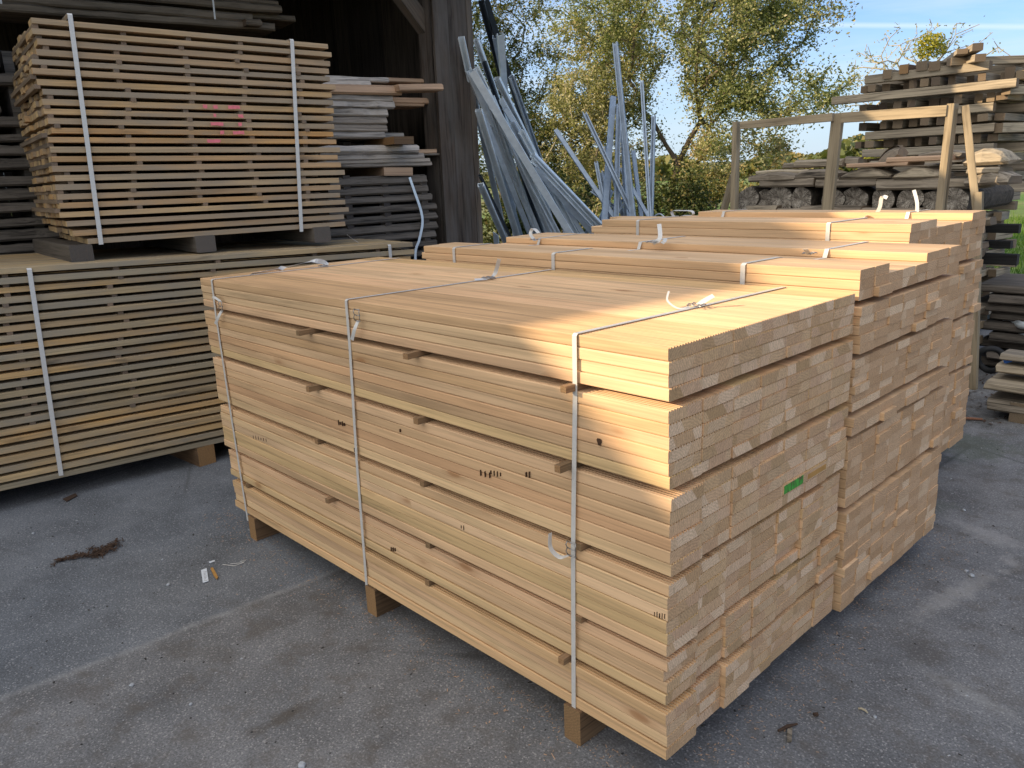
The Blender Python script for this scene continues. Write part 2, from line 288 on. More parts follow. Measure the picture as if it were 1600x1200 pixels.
k.bump(k.math('ADD', k.math('MULTIPLY', fine, .6), k.math('MULTIPLY', mid, 1.5)), .7, .004)
M['asphalt'] = k.col(c, .85)
k = NT('grass_soil'); co = k.obj()
c = k.ramp(k.noise(co, .9, 5, .6), [(.3, (.07, .13, .02)), (.6, (.12, .21, .035)), (.8, (.19, .22, .06))]); c = k.mix(1, c, k.ramp(k.noise(co, 60, 3, .7), [(.3, .5), (.7, 1.4)]), 'MULTIPLY')
far = k.ramp(k.noise(co, .06, 3, .5), [(.4, 0.0), (.55, .8)]); c = k.mix(far, c, (.22, .20, .08)); k.bump(k.noise(co, 40, 3, .7), .8, .03)
M['field'] = k.col(c, .95)
k = NT('hill_cover'); co = k.obj()
M['hill'] = k.col(k.ramp(k.noise(co, .12, 6, .65), [(.3, (.07, .09, .03)), (.5, (.15, .14, .05)), (.7, (.24, .17, .07))]), .95)

# ------------------------------------------------------------------ mesh and object helpers
class MB:
    def __init__(s): s.v = []; s.f = []; s.s = []; s.smooth = False
    def add(s, vs, fs, seed=None):
        o = len(s.v); s.v += [tuple(v) for v in vs]; s.f += [tuple(i+o for i in f) for f in fs]
        sd = random.random() if seed is None else seed; s.s += [sd]*len(fs); return s
    def prism(s, prof, x0, x1, seed=None, z1=None, sk=0):  # profile (y,z) extruded along x
        n = len(prof)
        vs = [(x0+sk*y, y, z) for y, z in prof] + [(x1+sk*y, y, z+(z1 or 0)) for y, z in prof]
        fs = [tuple(range(n))[::-1], tuple(range(n, 2*n))] + [(i, (i+1) % n, n+(i+1) % n, n+i) for i in range(n)]
        fs = [f[::-1] for f in fs]
        return s.add(vs, fs, seed)
    def box(s, x0, x1, y0, y1, z0, z1, seed=None, b=0, dz=0):
        return s.prism(rprof(y0, y1, z0, z1, b) if b else [(y0, z0), (y1, z0), (y1, z1), (y0, z1)], x0, x1, seed, dz)
    def sweep(s, pts, wv, w, t, seed=None):           # ribbon of width w along wv
        vs = []; n = len(pts); P = [Vector(p) for p in pts]
        for i, p in enumerate(P):
            T = (P[min(i+1, n-1)]-P[max(i-1, 0)]).normalized(); W = wv[i] if isinstance(wv, list) else wv
            W = (Vector(W)-T*Vector(W).dot(T)).normalized(); N = T.cross(W)
            for a, b in ((-1, -1), (1, -1), (1, 1), (-1, 1)): vs.append(p+W*(a*w/2)+N*(b*t/2))
        fs = [(0, 1, 2, 3), tuple(4*n-4+j for j in (3, 2, 1, 0))]
        for i in range(n-1):
            for j in range(4): fs.append((4*i+j, 4*i+4+j, 4*i+4+(j+1) % 4, 4*i+(j+1) % 4))
        return s.add(vs, fs, seed)
    def tube(s, pts, rad, n=8, seed=None):
        P = [Vector(p) for p in pts]; rad = rad if isinstance(rad, list) else [rad]*len(P); vs = []; pu = None
        for i, p in enumerate(P):
            T = (P[min(i+1, len(P)-1)]-P[max(i-1, 0)]).normalized()
            a = T.cross(pu if pu else (Vector((0, 0, 1)) if abs(T.z) < .9 else Vector((1, 0, 0))))
            a.normalize(); b = T.cross(a); pu = -b if pu else -b
            pu = T.cross(a)*-1 if False else a.cross(T)
            for j in range(n):
                q = 2*math.pi*j/n; vs.append(p+a*(math.cos(q)*rad[i])+b*(math.sin(q)*rad[i]))
        fs = [tuple(range(n))[::-1], tuple(range(len(vs)-n, len(vs)))]
        for i in range(len(P)-1):
            for j in range(n): fs.append((i*n+j, i*n+(j+1) % n, i*n+n+(j+1) % n, i*n+n+j))
        return s.add(vs, fs, seed)
    def build(s, name, mat, parent=None, loc=None, rotz=None, smooth=False):
        me = bpy.data.meshes.new(name); me.from_pydata(s.v, [], s.f)
        at = me.attributes.new('seed', 'FLOAT', 'FACE'); at.data.foreach_set('value', s.s)
        me.materials.append(M[mat] if isinstance(mat, str) else mat); me.update()
        o = bpy.data.objects.new(name, me); scene.collection.objects.link(o)
        if smooth: me.polygons.foreach_set('use_smooth', [True]*len(me.polygons))
        if parent: o.parent = parent
        if loc is not None: o.location = loc
        if rotz is not None: o.rotation_euler = (0, 0, rotz)
        return o
def rprof(y0, y1, z0, z1, r=.003):
    a = r*.3
    return [(y0+r, z0), (y1-r, z0), (y1-a, z0+a), (y1, z0+r), (y1, z1-r), (y1-a, z1-a), (y1-r, z1), (y0+r, z1), (y0+a, z1-a), (y0, z1-r), (y0, z0+r), (y0+a, z0+a)]
def deckprof(y0, y1, z0, z1, r=.003, n=12, d=.004):
    a = r*.3; top = []
    ys = np.linspace(y1-.008, y0+.008, n)
    for yc in ys: top += [(yc+.0036, z1), (yc+.0024, z1-d), (yc-.0024, z1-d), (yc-.0036, z1)]
    return [(y0+r, z0), (y1-r, z0), (y1-a, z0+a), (y1, z0+r), (y1, z1-r), (y1-a, z1-a), (y1-r, z1)]+top+[(y0+r, z1), (y0+a, z1-a), (y0, z1-r), (y0, z0+r), (y0+a, z0+a)]
def empty(name, loc=(0, 0, 0), rotz=0):
    o = bpy.data.objects.new(name, None); scene.collection.objects.link(o); o.location = loc; o.rotation_euler = (0, 0, rotz); o.empty_display_size = .2; return o
def tag(o, label=None, cat=None, group=None, kind=None):
    if label: o['label'] = label
    if cat: o['category'] = cat
    if group: o['group'] = group
    if kind: o['kind'] = kind
    return o
def U(a, b): return random.uniform(a, b)

# ------------------------------------------------------------------ ground
def sheet(name, pts, z, mat, kind='structure'):
    m = MB(); m.add([(x, y, z) for x, y in pts], [tuple(range(len(pts)))]); return tag(m.build(name, mat), kind=kind)
sheet('field', [(-600, -400), (600, -400), (600, 900), (-900, 900)], -.03, 'field')
sheet('yard_ground', [(-14, -30), (14, -30), (14, 4), (4, 8.6), (-1.6, 9.4), (-5.5, 7.6), (-14, 6.5)], 0, 'asphalt')
m = MB()                                              # far rise of land
nx = 60
for j in range(5):
    for i in range(nx+1):
        a = R(-15)+R(115)*i/nx; d = [150, 190, 230, 300, 420][j]; h = [-.03, 2.0, 3.6, 4.2, 4.0][j]
        h2 = h*(.75+.4*noise.noise(Vector((i*.21, j*.5, 3))))
        m.v.append((math.cos(a+R(55))*d, math.sin(a+R(55))*d, h2))
for j in range(4):
    for i in range(nx): m.f.append((j*(nx+1)+i, j*(nx+1)+i+1, (j+1)*(nx+1)+i+1, (j+1)*(nx+1)+i)); m.s.append(0)
tag(m.build('hills', 'hill', smooth=True), kind='structure')

# ------------------------------------------------------------------ straps
def curl(pts, wv, w, t, n=14):                        # smooth Catmull-Rom through pts
    P = [Vector(p) for p in pts]; Q = [P[0]]+P+[P[-1]]; out = []
    for i in range(1, len(Q)-2):
        for s in range(n//2):
            u = s/(n//2); a, b, c, d = Q[i-1], Q[i], Q[i+1], Q[i+2]
            out.append(.5*((2*b)+(c-a)*u+(2*a-5*b+4*c-d)*u*u+(3*b-a-3*c+d)*u**3))
    out.append(P[-1]); m = MB(); m.sweep(out, wv, w, t); return m
def strap(parent, path, wv, w=.016, t=.0012, name='strap', mat='strap'):
    m = MB(); m.sweep(path, wv, w, t); return m.build(name, mat, parent)
def buckle(parent, p, along, out, s=1.0):             # bent wire buckle
    a = Vector(along).normalized(); o = Vector(out).normalized(); b = a.cross(o); p = Vector(p)+o*.005
    m = MB(); h = .017*s; wd = .013*s; r = .0017
    for sg in (-1, 1):
        m.tube([p+b*wd*sg-a*h, p+b*wd*sg*1.15-a*h*.5+o*.004, p+b*wd*sg+o*.001, p+b*wd*sg*1.15+a*h*.5+o*.004, p+b*wd*sg+a*h], r, 6)
    for q in (-h, 0, h): m.tube([p+a*q-b*wd*1.1, p+a*q+o*.003, p+a*q+b*wd*1.1], r, 6)
    return m.build('buckle', 'wire', parent, smooth=True)

# ------------------------------------------------------------------ bundle of boards (generic)
def bundle(root, mat, boards, limit=100):
    """boards: list of (priority, prism args); the first `limit` are parts, the rest one 'stuff' part"""
    boards.sort(key=lambda b: b[0]); rest = MB(); made = []
    for i, (pr, prof, x0, x1, seed, dz, lab) in enumerate(boards):
        if i < limit:
            m = MB(); m.prism(prof, x0, x1, seed, dz); o = m.build('board', mat, root)
            if lab: o['label'] = lab
            made.append(o)
        else: rest.prism(prof, x0, x1, seed, dz)
    if rest.f: tag(rest.build('remaining_boards', mat, root), kind='stuff')
    return made

# ================================================================== MAIN DECKING STACK
main = empty('decking_stack', (0, 0, 0))
tag(main, 'tall front bundle of pale ribbed decking boards with three white straps', 'timber stack', 'strapped stacks of fresh timber')
PACK = [(1.132, 1.265, 4), (.907, 1.112, 6), (.670, .885, 6), (.439, .648, 6), (.287, .419, 4), (.120, .265, 4)]
Lx, cw = -2.655, .146
bl = []; xm = .012
packoff = [(0, 0), (.006, -.002), (.010, .001), (.008, -.004), (.004, .002), (.008, -.002)]
colj = [[0]*7]*2+[[U(-.004, .004) for _ in range(7)] for _ in range(1)]+[[U(-.014, .004) if c else 0 for c in range(7)] for _ in range(3)]
for pi, (z0, z1, n) in enumerate(PACK):
    t = (z1-z0)/n; ox, oy = packoff[pi]
    for li in range(n):
        zb = z1-(li+1)*t; yo = U(-.002, .002)+oy
        for c in range(7):
            j = U(-.0025, .0025) if pi < 3 else U(-.0015, .0015)
            xe = ox+j+colj[pi][c]+(U(-.012, 0) if (pi >= 2 and random.random() < .10) else 0)
            x0 = Lx+.012*pi+U(-.006, .006); gap = U(.0006, .0022); rr = .0035 if pi < 3 else .0032
            y0 = yo+c*cw+gap/2 + (U(-.002, .003) if c == 0 else 0); y1 = yo+(c+1)*cw-gap/2
            prof = deckprof(y0, y1, zb+.0004, zb+t-.0004, rr)
            if pi == 2 and li == 4 and c in (4, 5): xe = xm
            pr = (0 if c == 0 else 1 if (pi == 0 and li == 0) else 2+pi+li*.05+c*.01)
            bl.append((pr, prof, x0, xe, random.random(), 0, None))
# green painted board end and orange edge piece sit in pack 3
front = bundle(main, 'deck', bl, 100)
PC = 4; tP = (.886-.669)/6
ge = on(1248, 752, 0, .012)
m = MB(); m.box(xm-.002, xm+.0006, PC*cw+.004, PC*cw+.125, .669+tP+.004, .669+2*tP-.005); m.build('paint_mark', 'green', main)
M['orange'] = simple('resin_orange_wood', (.42, .22, .06), .7, var=.35, sc=30)
oe = on(1284, 763, 0, .012); m = MB(); m.box(xm-.002, xm+.0006, 5*cw+.01, 5*cw+.135, .669+tP+.006, .669+2*tP-.013); m.build('orange_patch', 'orange', main)
def spacer(parent, x, y0, z0, z1, ln=1.0, wd=.022, mat='spacer', name='spacer'):
    m = MB(); m.prism([(-ln, z0), (0, z0), (0, z1), (-ln, z1)], -wd/2, wd/2)          # built along y
    m.v = [(-y, xx, z) for xx, y, z in m.v]
    o = m.build(name, mat, parent, loc=(x, y0, 0), rotz=R(90)); return o
gz = [(PACK[i+1][1], PACK[i][0]) for i in range(5)]
def main_spacer(x, gi, pro):
    z0, z1 = gz[gi]; z0 += .0008; z1 -= .0002
    m = MB(); m.box(-pro, .98, -.011, .011, z0, z1+.0)
    m.build('spacer', 'spacer', main, loc=(x, 0, 0), rotz=R(90)+U(-.12, .12))
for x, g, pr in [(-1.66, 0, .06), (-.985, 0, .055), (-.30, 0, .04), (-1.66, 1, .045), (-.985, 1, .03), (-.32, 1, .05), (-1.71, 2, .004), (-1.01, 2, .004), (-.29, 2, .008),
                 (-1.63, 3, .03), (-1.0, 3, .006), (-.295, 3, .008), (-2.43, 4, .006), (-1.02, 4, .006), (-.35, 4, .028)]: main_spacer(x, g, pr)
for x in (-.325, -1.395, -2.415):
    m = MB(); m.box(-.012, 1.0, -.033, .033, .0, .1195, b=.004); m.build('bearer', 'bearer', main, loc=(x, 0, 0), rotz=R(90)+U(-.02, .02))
# straps: front face down, over the top, under
def main_strap(xt, xb, yb, zend):
    pts = [(xb, -.006, zend), (xb*.5+xt*.5, -.009, .65), (xt, -.006, 1.1), (xt, -.004, 1.262), (xt, .001, 1.2675), (xt+.03, .55, 1.2668), (xt+.05, 1.016, 1.2675), (xt+.05, 1.029, 1.262), (xt+.05, 1.03, .2)]
    return strap(main, pts, (1, 0, 0), .0155, .0012)
s1 = main_strap(-2.515, -2.47, 0, .08); s2 = main_strap(-1.385, -1.43, 0, .03); s3 = main_strap(-.292, -.325, 0, .03)
def at0(px, py, y=-.012): return on(px, py, 1, y)
p = at0(347, 478); buckle(s1, (p.x, -.012, p.z), (0, 0, 1), (0, -1, 0), 1.2)
curl([(p.x, -.015, p.z-.02), (p.x-.015, -.03, p.z-.05), (p.x-.045, -.035, p.z-.085)], (1, .4, 0), .014, .001).build('loose_end', 'strap', s1)
curl([(p.x, -.015, p.z+.02), (p.x-.03, -.03, p.z+.04), (p.x-.055, -.03, p.z+.035)], (0, .3, 1), .010, .001).build('loose_end', 'strap', s1)
p = at0(560, 492); buckle(s2, (p.x, -.012, p.z), (0, 0, 1), (0, -1, 0), 1.2)
curl([(p.x, -.015, p.z-.02), (p.x-.005, -.03, p.z-.05), (p.x-.028, -.03, p.z-.09)], (1, .3, 0), .014, .001).build('loose_end', 'strap', s2)
p = at0(895, 857); buckle(s3, (p.x, -.012, p.z), (0, 0, 1), (0, -1, 0), 1.2)
curl([(p.x-.01, -.016, p.z-.022), (p.x-.03, -.035, p.z-.028), (p.x-.05, -.05, p.z), (p.x-.05, -.05, p.z+.045)], (0, 1, .2), .014, .001).build('loose_end', 'strap', s3)
def top(px, py, z=1.2665): return on(px, py, 2, z)
p = top(1088, 479, 1.27); q = top(1115, 462, 1.30); buckle(s3, p, (.1, 1, 0), (0, 0, 1), 1.3)
curl([p+Vector((0, .01, .002)), p.lerp(q, .5)+Vector((0, 0, .002)), q], (1, .2, -.2), .016, .001).build('loose_end', 'strap', s3)
q = top(1045, 455, 1.31); q0 = top(1043, 470, 1.285); curl([p+Vector((-.01, -.02, .001)), top(1060, 482, 1.268), q0, q], (.4, 1, .4), .006, .001).build('loose_end', 'strap', s3)
p = top(763, 436, 1.27); buckle(s2, p, (.1, 1, 0), (0, 0, 1), 1.3)
q = top(780, 405, 1.345); curl([p+Vector((0, .01, .002)), p.lerp(top(776, 425, 1.285), .8), q], (1, .6, 0), .016, .001).build('loose_end', 'strap', s2)
q = top(742, 437, 1.275); curl([p+Vector((0, -.01, .002)), q], (0, 1, 0), .014, .001).build('loose_end', 'strap', s2)
a = top(392, 428, 1.2685); b_ = top(440, 419, 1.275); c_ = top(490, 408, 1.295); d_ = top(510, 412, 1.275)
curl([a, b_, c_, d_, top(505, 416, 1.269)], (0, 1, .1), .024, .001).build('loose_end', 'strap', s1); buckle(s1, top(505, 417, 1.268), (1, .2, 0), (0, 0, 1), 1.1)
# black glue lines and a knot on the side boards
for px, py, n, sp in [(752, 738, 3, 7), (768, 737, 4, 5), (823, 740, 2, 5), (530, 660, 4, 3), (626, 672, 1, 3), (1024, 958, 5, 4), (722, 822, 2, 4), (612, 857, 3, 3), (397, 682, 6, 4), (555, 702, 2, 3)]:
    for i in range(n):
        q = at0(px+i*sp, py+i*sp*.25, 0); wdt = U(.0004, .0011); h = U(.006, .011)
        m = MB(); m.box(q.x-wdt, q.x+wdt, -.0052, .001, q.z-h, q.z+h*U(.5, 1)); m.build('glue_line', 'ink', main)
q = at0(938, 690, 0); m = MB(); m.add([(q.x+.008*math.cos(a)*(1+.3*math.sin(3*a)), -.0045, q.z+.013*math.sin(a)*(1+.25*math.cos(2*a))) for a in np.linspace(0, 2*math.pi, 12)[:-1]], [tuple(range(11))]); m.build('knot_hole', 'ink', main)

# ================================================================== SECOND AND THIRD STACKS
def plain_stack(root, mat, y0, ncol, cw, packs, x0, xe, raised, limit=90, jit=.004, label=None):
    bl = []
    for pi, (z0, z1, n) in enumerate(packs):
        t = (z1-z0)/n
        for li in range(n):
            cc = 0; off = U(0, .0) 
            for c in range(ncol):
                ya = y0+c*cw+.0008+U(-.001, .001); yb = y0+(c+1)*cw-.0008
                top_ = (pi == 0 and li == 0)
                if top_ and c not in raised: continue
                xa = x0+U(-.02, .02)+(raised.get(c, 0) if top_ else 0); xb = xe+U(-jit, jit)+(.012 if random.random() < .06 else 0)+.01*(pi % 2)
                vis = (0 if c == 0 else 1+pi*.3+li*.02+c*.01)
                bl.append((vis, rprof(ya, yb, z1-(li+1)*t+.0004, z1-li*t-.0004, .003), xa, xb, random.random(), 0, None))
    return bundle(root, mat, bl, limit)
st2 = empty('timber_stack', (0, 1.06, 0)); tag(st2, 'middle bundle of fresh planed timber directly behind the ribbed decking', 'timber stack', 'strapped stacks of fresh timber')
P2 = [(1.232, 1.333, 3), (1.055, 1.212, 5), (.853, 1.034, 6), (.767, .831, 2), (.503, .747, 7), (.10, .481, 11)]
plain_stack(st2, 'fresh', 0, 8, .117, P2, -2.30, .0, {0: 0, 1: 0, 5: .02, 6: .0, 7: .0})
for x in (-2.0, -1.2, -.35):
    m = MB(); m.box(.02, .92, -.05, .05, 0, .0995); m.build('bearer', 'bearer', st2, loc=(x, 0, 0), rotz=R(90))
    for i in range(5):
        z0, z1 = P2[i+1][1], P2[i][0]; m = MB(); m.box(.01, .9, -.01, .01, z0, z1); m.build('spacer', 'spacer', st2, loc=(x+.06, 0, 0), rotz=R(90))
def st2_strap(xt):
    pts = [(xt, -.004, 1.0), (xt, -.004, 1.328), (xt+.003, .003, 1.335), (xt+.012, .232, 1.335), (xt+.016, .240, 1.333), (xt+.022, .30, 1.300), (xt+.035, .57, 1.300), (xt+.037, .583, 1.334), (xt+.05, .936, 1.335), (xt+.05, .941, 1.3), (xt+.05, .942, .9)]
    return strap(st2, pts, (1, 0, 0), .019, .0012)
xs = [on(709, 400, 1, 1.055).x, on(864, 412, 1, 1.055).x, on(1160, 430, 1, 1.055).x]
S2 = [st2_strap(x) for x in xs]
def loc2(v): return Vector(v)-Vector((0, 1.06, 0))
def loc3(v): return Vector(v)-Vector((-.28, 2.22, 0))
p = loc2(top(1020, 380, 1.337)); buckle(S2[1], p, (.1, 1, 0), (0, 0, 1), 1.4)
curl([p, loc2(top(1031, 372, 1.36)), loc2(top(1030, 350, 1.42))], (1, .5, 0), .02, .001).build('loose_end', 'strap', S2[1])
curl([p, loc2(top(1036, 379, 1.345)), loc2(top(1040, 372, 1.36))], (1, .5, 0), .018, .001).build('loose_end', 'strap', S2[1])
p = loc2(top(1265, 398, 1.337)); buckle(S2[2], p, (.1, 1, 0), (0, 0, 1), 1.3)
curl([p, loc2(top(1258, 389, 1.37))], (1, .5, 0), .018, .001).build('loose_end', 'strap', S2[2])
p = loc2(top(836, 376, 1.337)); curl([p, loc2(top(829, 366, 1.36)), loc2(top(833, 357, 1.39)), loc2(top(842, 364, 1.37))], (1, .5, 0), .018, .001).build('loose_end', 'strap', S2[0]); buckle(S2[0], p, (.1, 1, 0), (0, 0, 1), 1.2)

st3 = empty('timber_stack', (-.28, 2.22, 0)); tag(st3, 'rear bundle of fresh timber, the farthest of the three pale stacks', 'timber stack', 'strapped stacks of fresh timber')
P3 = [(1.158, 1.395, 6), (.862, 1.136, 7), (.568, .842, 7), (.12, .546, 10)]
plain_stack(st3, 'fresh', 0, 9, .117, P3, -1.84, 0, {0: .06, 1: .06, 2: -.05, 7: .22, 8: .22}, 80, .006)
for x in (-1.6, -.9, -.25):
    m = MB(); m.box(.02, 1.03, -.05, .05, 0, .1195); m.build('bearer', 'bearer', st3, loc=(x, 0, 0), rotz=R(90))
    for i in range(3):
        z0, z1 = P3[i+1][1], P3[i][0]; m = MB(); m.box(.01, 1.0, -.01, .01, z0, z1); m.build('spacer', 'spacer', st3, loc=(x+.05, 0, 0), rotz=R(90))
S3 = []
for px in (996, 1293):
    x = on(px, 365, 1, 2.215).x+.28
    S3.append(strap(st3, [(x, -.004, 1.1), (x, -.004, 1.39), (x+.002, .002, 1.397), (x+.03, .35, 1.398), (x+.032, .36, 1.36), (x+.06, .80, 1.36), (x+.062, .815, 1.398), (x+.08, 1.055, 1.398), (x+.08, 1.058, 1.2)], (1, 0, 0), .02, .0012))
p = loc3(on(1365, 341, 1, 3.1)); q = loc3(on(1378, 308, 1, 3.1)); curl([p, p.lerp(q, .5)+Vector((.01, 0, 0)), q, q+Vector((.03, 0, -.004))], (1, .3, .3), .02, .001).build('loose_end', 'strap', S3[1]); buckle(S3[1], p, (0, 1, 0), (0, 0, 1), 1.3)
curl([loc3(on(1344, 348, 1, 2.9)), loc3(on(1352, 338, 1, 3.0)), loc3(on(1364, 342, 1, 3.1))], (1, 0, .6), .02, .001).build('loose_end', 'strap', S3[1])
curl([loc3(on(1432, 341, 1, 3.1)), loc3(on(1433, 318, 1, 3.12)), loc3(on(1428, 297, 1, 3.15))], (1, .3, 0), .018, .001).build('loose_end', 'strap', S3[1])
pp = [loc3(on(x, y, 1, 3.1)) for x, y in [(1054, 341), (1050, 330), (1066, 329), (1081, 330), (1082, 336), (1066, 337), (1060, 341)]]
curl(pp, (.3, 1, .2), .022, .001).build('loose_end', 'strap', S3[0])

# ================================================================== STICKERED STACKS ON THE LEFT
def sticker_stack(root, mat, xr0, xr1, ztop0, ztop1, zbot0, zbot1, n, ncol, cw, tb, sticks, limit, inset=None, jx=.02, pri_end=True):
    bl = []; Lr = xr1-xr0
    for li in range(n):
        f = li/(n-1)
        for c in range(ncol):
            ins = inset(n-1-li) if inset else 0
            xa = xr0+ins+U(-jx, jx)*.6+(U(-.01, .02)); xb = xr1+U(-jx, jx)*1.4
            za = ztop0+(zbot0-ztop0)*f; zb = ztop1+(zbot1-ztop1)*f
            xb0 = (xb-xr0)/Lr; xa0 = (xa-xr0)/Lr; z_a = za+(zb-za)*xa0; z_b = za+(zb-za)*xb0
            y0 = c*cw+U(0, .006)+(U(-.014, .008) if c == 0 else 0); t = tb*U(.90, 1.05); jz = U(-.0022, .0022)
            bl.append((0 if c == 0 else 1+c*.1+li*.001, rprof(y0, y0+cw-.006, z_a-t+jz, z_a+jz, .0015), xa, xb, random.random(), z_b-z_a-2*jz, None))
    made = bundle(root, mat, bl, limit)
    k_ = 0
    for li in range(n-1):
        f0 = li/(n-1); f1 = (li+1)/(n-1)
        for sx_ in sticks:
            x = sx_+U(-.03, .03)+.02*math.sin(li*.9+sx_*3); q = (x-xr0)/Lr
            zt = ztop0+(zbot0-ztop0)*f0+((ztop1+(zbot1-ztop1)*f0)-(ztop0+(zbot0-ztop0)*f0))*q-tb*.95
            zb_ = ztop0+(zbot0-ztop0)*f1+((ztop1+(zbot1-ztop1)*f1)-(ztop0+(zbot0-ztop0)*f1))*q
            if k_ < 100:
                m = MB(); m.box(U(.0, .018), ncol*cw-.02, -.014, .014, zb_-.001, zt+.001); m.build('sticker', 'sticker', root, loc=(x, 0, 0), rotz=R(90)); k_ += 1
    return made
oU = onc(104, 382, -3.86); oU.z = 0
UL = empty('stickered_stack', oU, SHA); tag(UL, 'tan stickered board stack with pink spray mark, standing on the greyer stack', 'timber stack', 'air-dried stickered board stacks')
z0U = onc(130, 380, -3.86).z
def insU(i): return .03 if i > 20 else (.05 if i > 1 else .11) if False else {0: .10, 1: .04, 2: .02}.get(i, 0)+(.02*math.sin(i*1.7) if i > 2 else 0)*.6
xrU = (onc(540, 345, -3.86)-oU); xrU = Vector((xrU.x, xrU.y, 0)).length
sticker_stack(UL, 'stick', 0, xrU, 2.572, 2.535, 1.424, 1.414, 24, 8, .135, .0305, [.03, .42, .78, 1.12, 1.46, 1.60][0:5], 100, insU)
for px in ((112, 140), (305, 338), (490, 518)):
    a = onc(px[0], 398, -3.87); b_ = onc(px[1], 398, -3.87); xa = Vector((a.x-oU.x, a.y-oU.y, 0)).length*(1 if (a-oU).dot(SU) > 0 else -1); xb = (Vector((b_.x, b_.y, 0))-oU).dot(SU)
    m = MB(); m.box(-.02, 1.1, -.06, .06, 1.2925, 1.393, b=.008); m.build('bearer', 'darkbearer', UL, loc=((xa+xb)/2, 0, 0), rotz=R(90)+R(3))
def wrap(root, x, z0, z1, depth, tilt=0, w=.030):
    return strap(root, [(x+tilt, -.016, z0), (x, -.016, z1), (x, -.008, z1+.008), (x, depth, z1+.008), (x, depth+.01, z1), (x, depth+.01, z0)], (1, 0, 0), w, .0012)
for (pa, pb) in (((109, 22), (158, 382)), ((456, 62), (471, 362))):
    a = onc(*pa, -3.845); b_ = onc(*pb, -3.845); xa = (a-oU).dot(SU); xb = (b_-oU).dot(SU); wrap(UL, xa, b_.z, a.z-.004, 1.08, xb-xa, .024)
# pink spray mark on the board edges
m = MB()
marks = [(470, 497, [(905, 925), (950, 970), (1018, 1068)]), (514, 541, [(953, 966), (1062, 1084)]), (556, 583, [(940, 998), (1064, 1080)]), (598, 622, [(985, 1002), (1040, 1090)]), (634, 656, [(926, 985)])]
zrows = [2.572-(2.572-1.424)*i/23 for i in range(24)]
for ya, yb, segs in marks:
    for xa, xb in segs:
        a = onc(xa/2.857, (ya+yb)/2/2.857, -3.855); b_ = onc(xb/2.857, (ya+yb)/2/2.857, -3.855); x0 = (a-oU).dot(SU); x1 = (b_-oU).dot(SU); zc = (a.z+b_.z)/2
        i = min(range(24), key=lambda i: abs((zrows[i]-.014-.018*x0)-zc)); zt = (2.572-.0375*x0/xrU)+((1.424-.010*x0/xrU)-(2.572-.0375*x0/xrU))*i/23
        n = max(2, int((x1-x0)/.012)); vs = []
        top_e = [(x0+(x1-x0)*k2/n, zt-.003-U(0, .004)) for k2 in range(n+1)]; bot = [(x0+(x1-x0)*k2/n+U(-.004, .004), zt-.024-U(-.002, .003)) for k2 in range(n+1)]
        vs = [(x, -.0125, z) for x, z in top_e]+[(x, -.0125, z) for x, z in bot]
        m.add(vs, [(k2, n+1+k2, n+2+k2, k2+1) for k2 in range(n)])
m.build('paint_mark', 'pink', UL)

oL = onc(0, 418, -3.70); oL.z = 0
LL = empty('stickered_stack', oL, SHA); tag(LL, 'greyer stickered board stack on the asphalt carrying the tan stack', 'timber stack', 'air-dried stickered board stacks')
xrL = (onc(642, 380, -3.70)-oL).dot(SU)
sticker_stack(LL, 'stickgrey', -1.0, xrL, 1.335, 1.250, .152, .150, 24, 9, .135, .0320, [-.6, .0, .53, 1.12, 1.75, 2.2], 70)
for x in (-.5, .88, 2.15):
    m = MB(); m.box(-.01, 1.15, -.055, .055, 0, .1215); m.build('bearer', 'bearer', LL, loc=(x-.0, 0, 0), rotz=R(90)+R(12))
for (pa, pb) in (((45, 420), (95, 742)), ((607, 383), (612, 410))):
    a = onc(*pa, -3.70); b_ = onc(*pb, -3.70); xa = (a-oL).dot(SU); xb = (b_-oL).dot(SU)
    wrap(LL, xa, b_.z if pb[0] == 95 else .2, a.z-.004, 1.2, (xb-xa) if pb[0] == 95 else 0, .023)
p = onc(560, 383, -3.95)-oL; pl = Vector((p.dot(SU), p.dot(-SN), p.z)); pl.z = 1.262
curl([pl, pl+Vector((-.04, .01, .03)), pl+Vector((-.07, .02, .06))], (0, 1, .3), .03, .001).build('loose_end', 'strap', LL)

# ================================================================== THE SHED
shed = empty('timber_shed', Vector((0, 0, 0))); tag(shed, 'dark open fronted timber shed with vertical board cladding at its corner', 'shed')
def spt(c, y): return Vector((c+SL*y, y, 0))          # a point on the plan of the shed
def vplanks(name, p0, p1, z0, z1, wd, th, mat, parent, jitter=.004):   # upright boards side by side
    d = (p1-p0); L = d.length; d.normalize(); nrm = Vector((d.y, -d.x, 0)); m = MB(); x = 0
    ang = math.atan2(d.y, d.x)
    while x < L-.02:
        w_ = min(wd*U(.8, 1.2), L-x); off = U(0, jitter)
        m.box(z0, z1+U(-.01, .01), -(x+w_-.003), -x, off, th+off)       # along local X = up
        x += w_
    o = m.build(name, mat, parent); o.matrix_world = Matrix.Translation(p0) @ Matrix(((0, -d.x, nrm.x, 0), (0, -d.y, nrm.y, 0), (1, 0, 0, 0), (0, 0, 0, 1)))
    return o
pa = onc(684, 200, -4.60); ya = pa.y; yc = onc(752, 350, -4.60).y+.02
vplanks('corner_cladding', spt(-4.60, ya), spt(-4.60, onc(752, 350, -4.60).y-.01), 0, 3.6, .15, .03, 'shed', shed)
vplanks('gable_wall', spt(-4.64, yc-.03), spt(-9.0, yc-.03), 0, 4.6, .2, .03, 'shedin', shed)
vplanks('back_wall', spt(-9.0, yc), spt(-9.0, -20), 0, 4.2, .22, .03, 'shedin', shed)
vplanks('gable_wall', spt(-9.0, -20), spt(-4.6, -20), 0, 3.5, .25, .03, 'shed', shed)
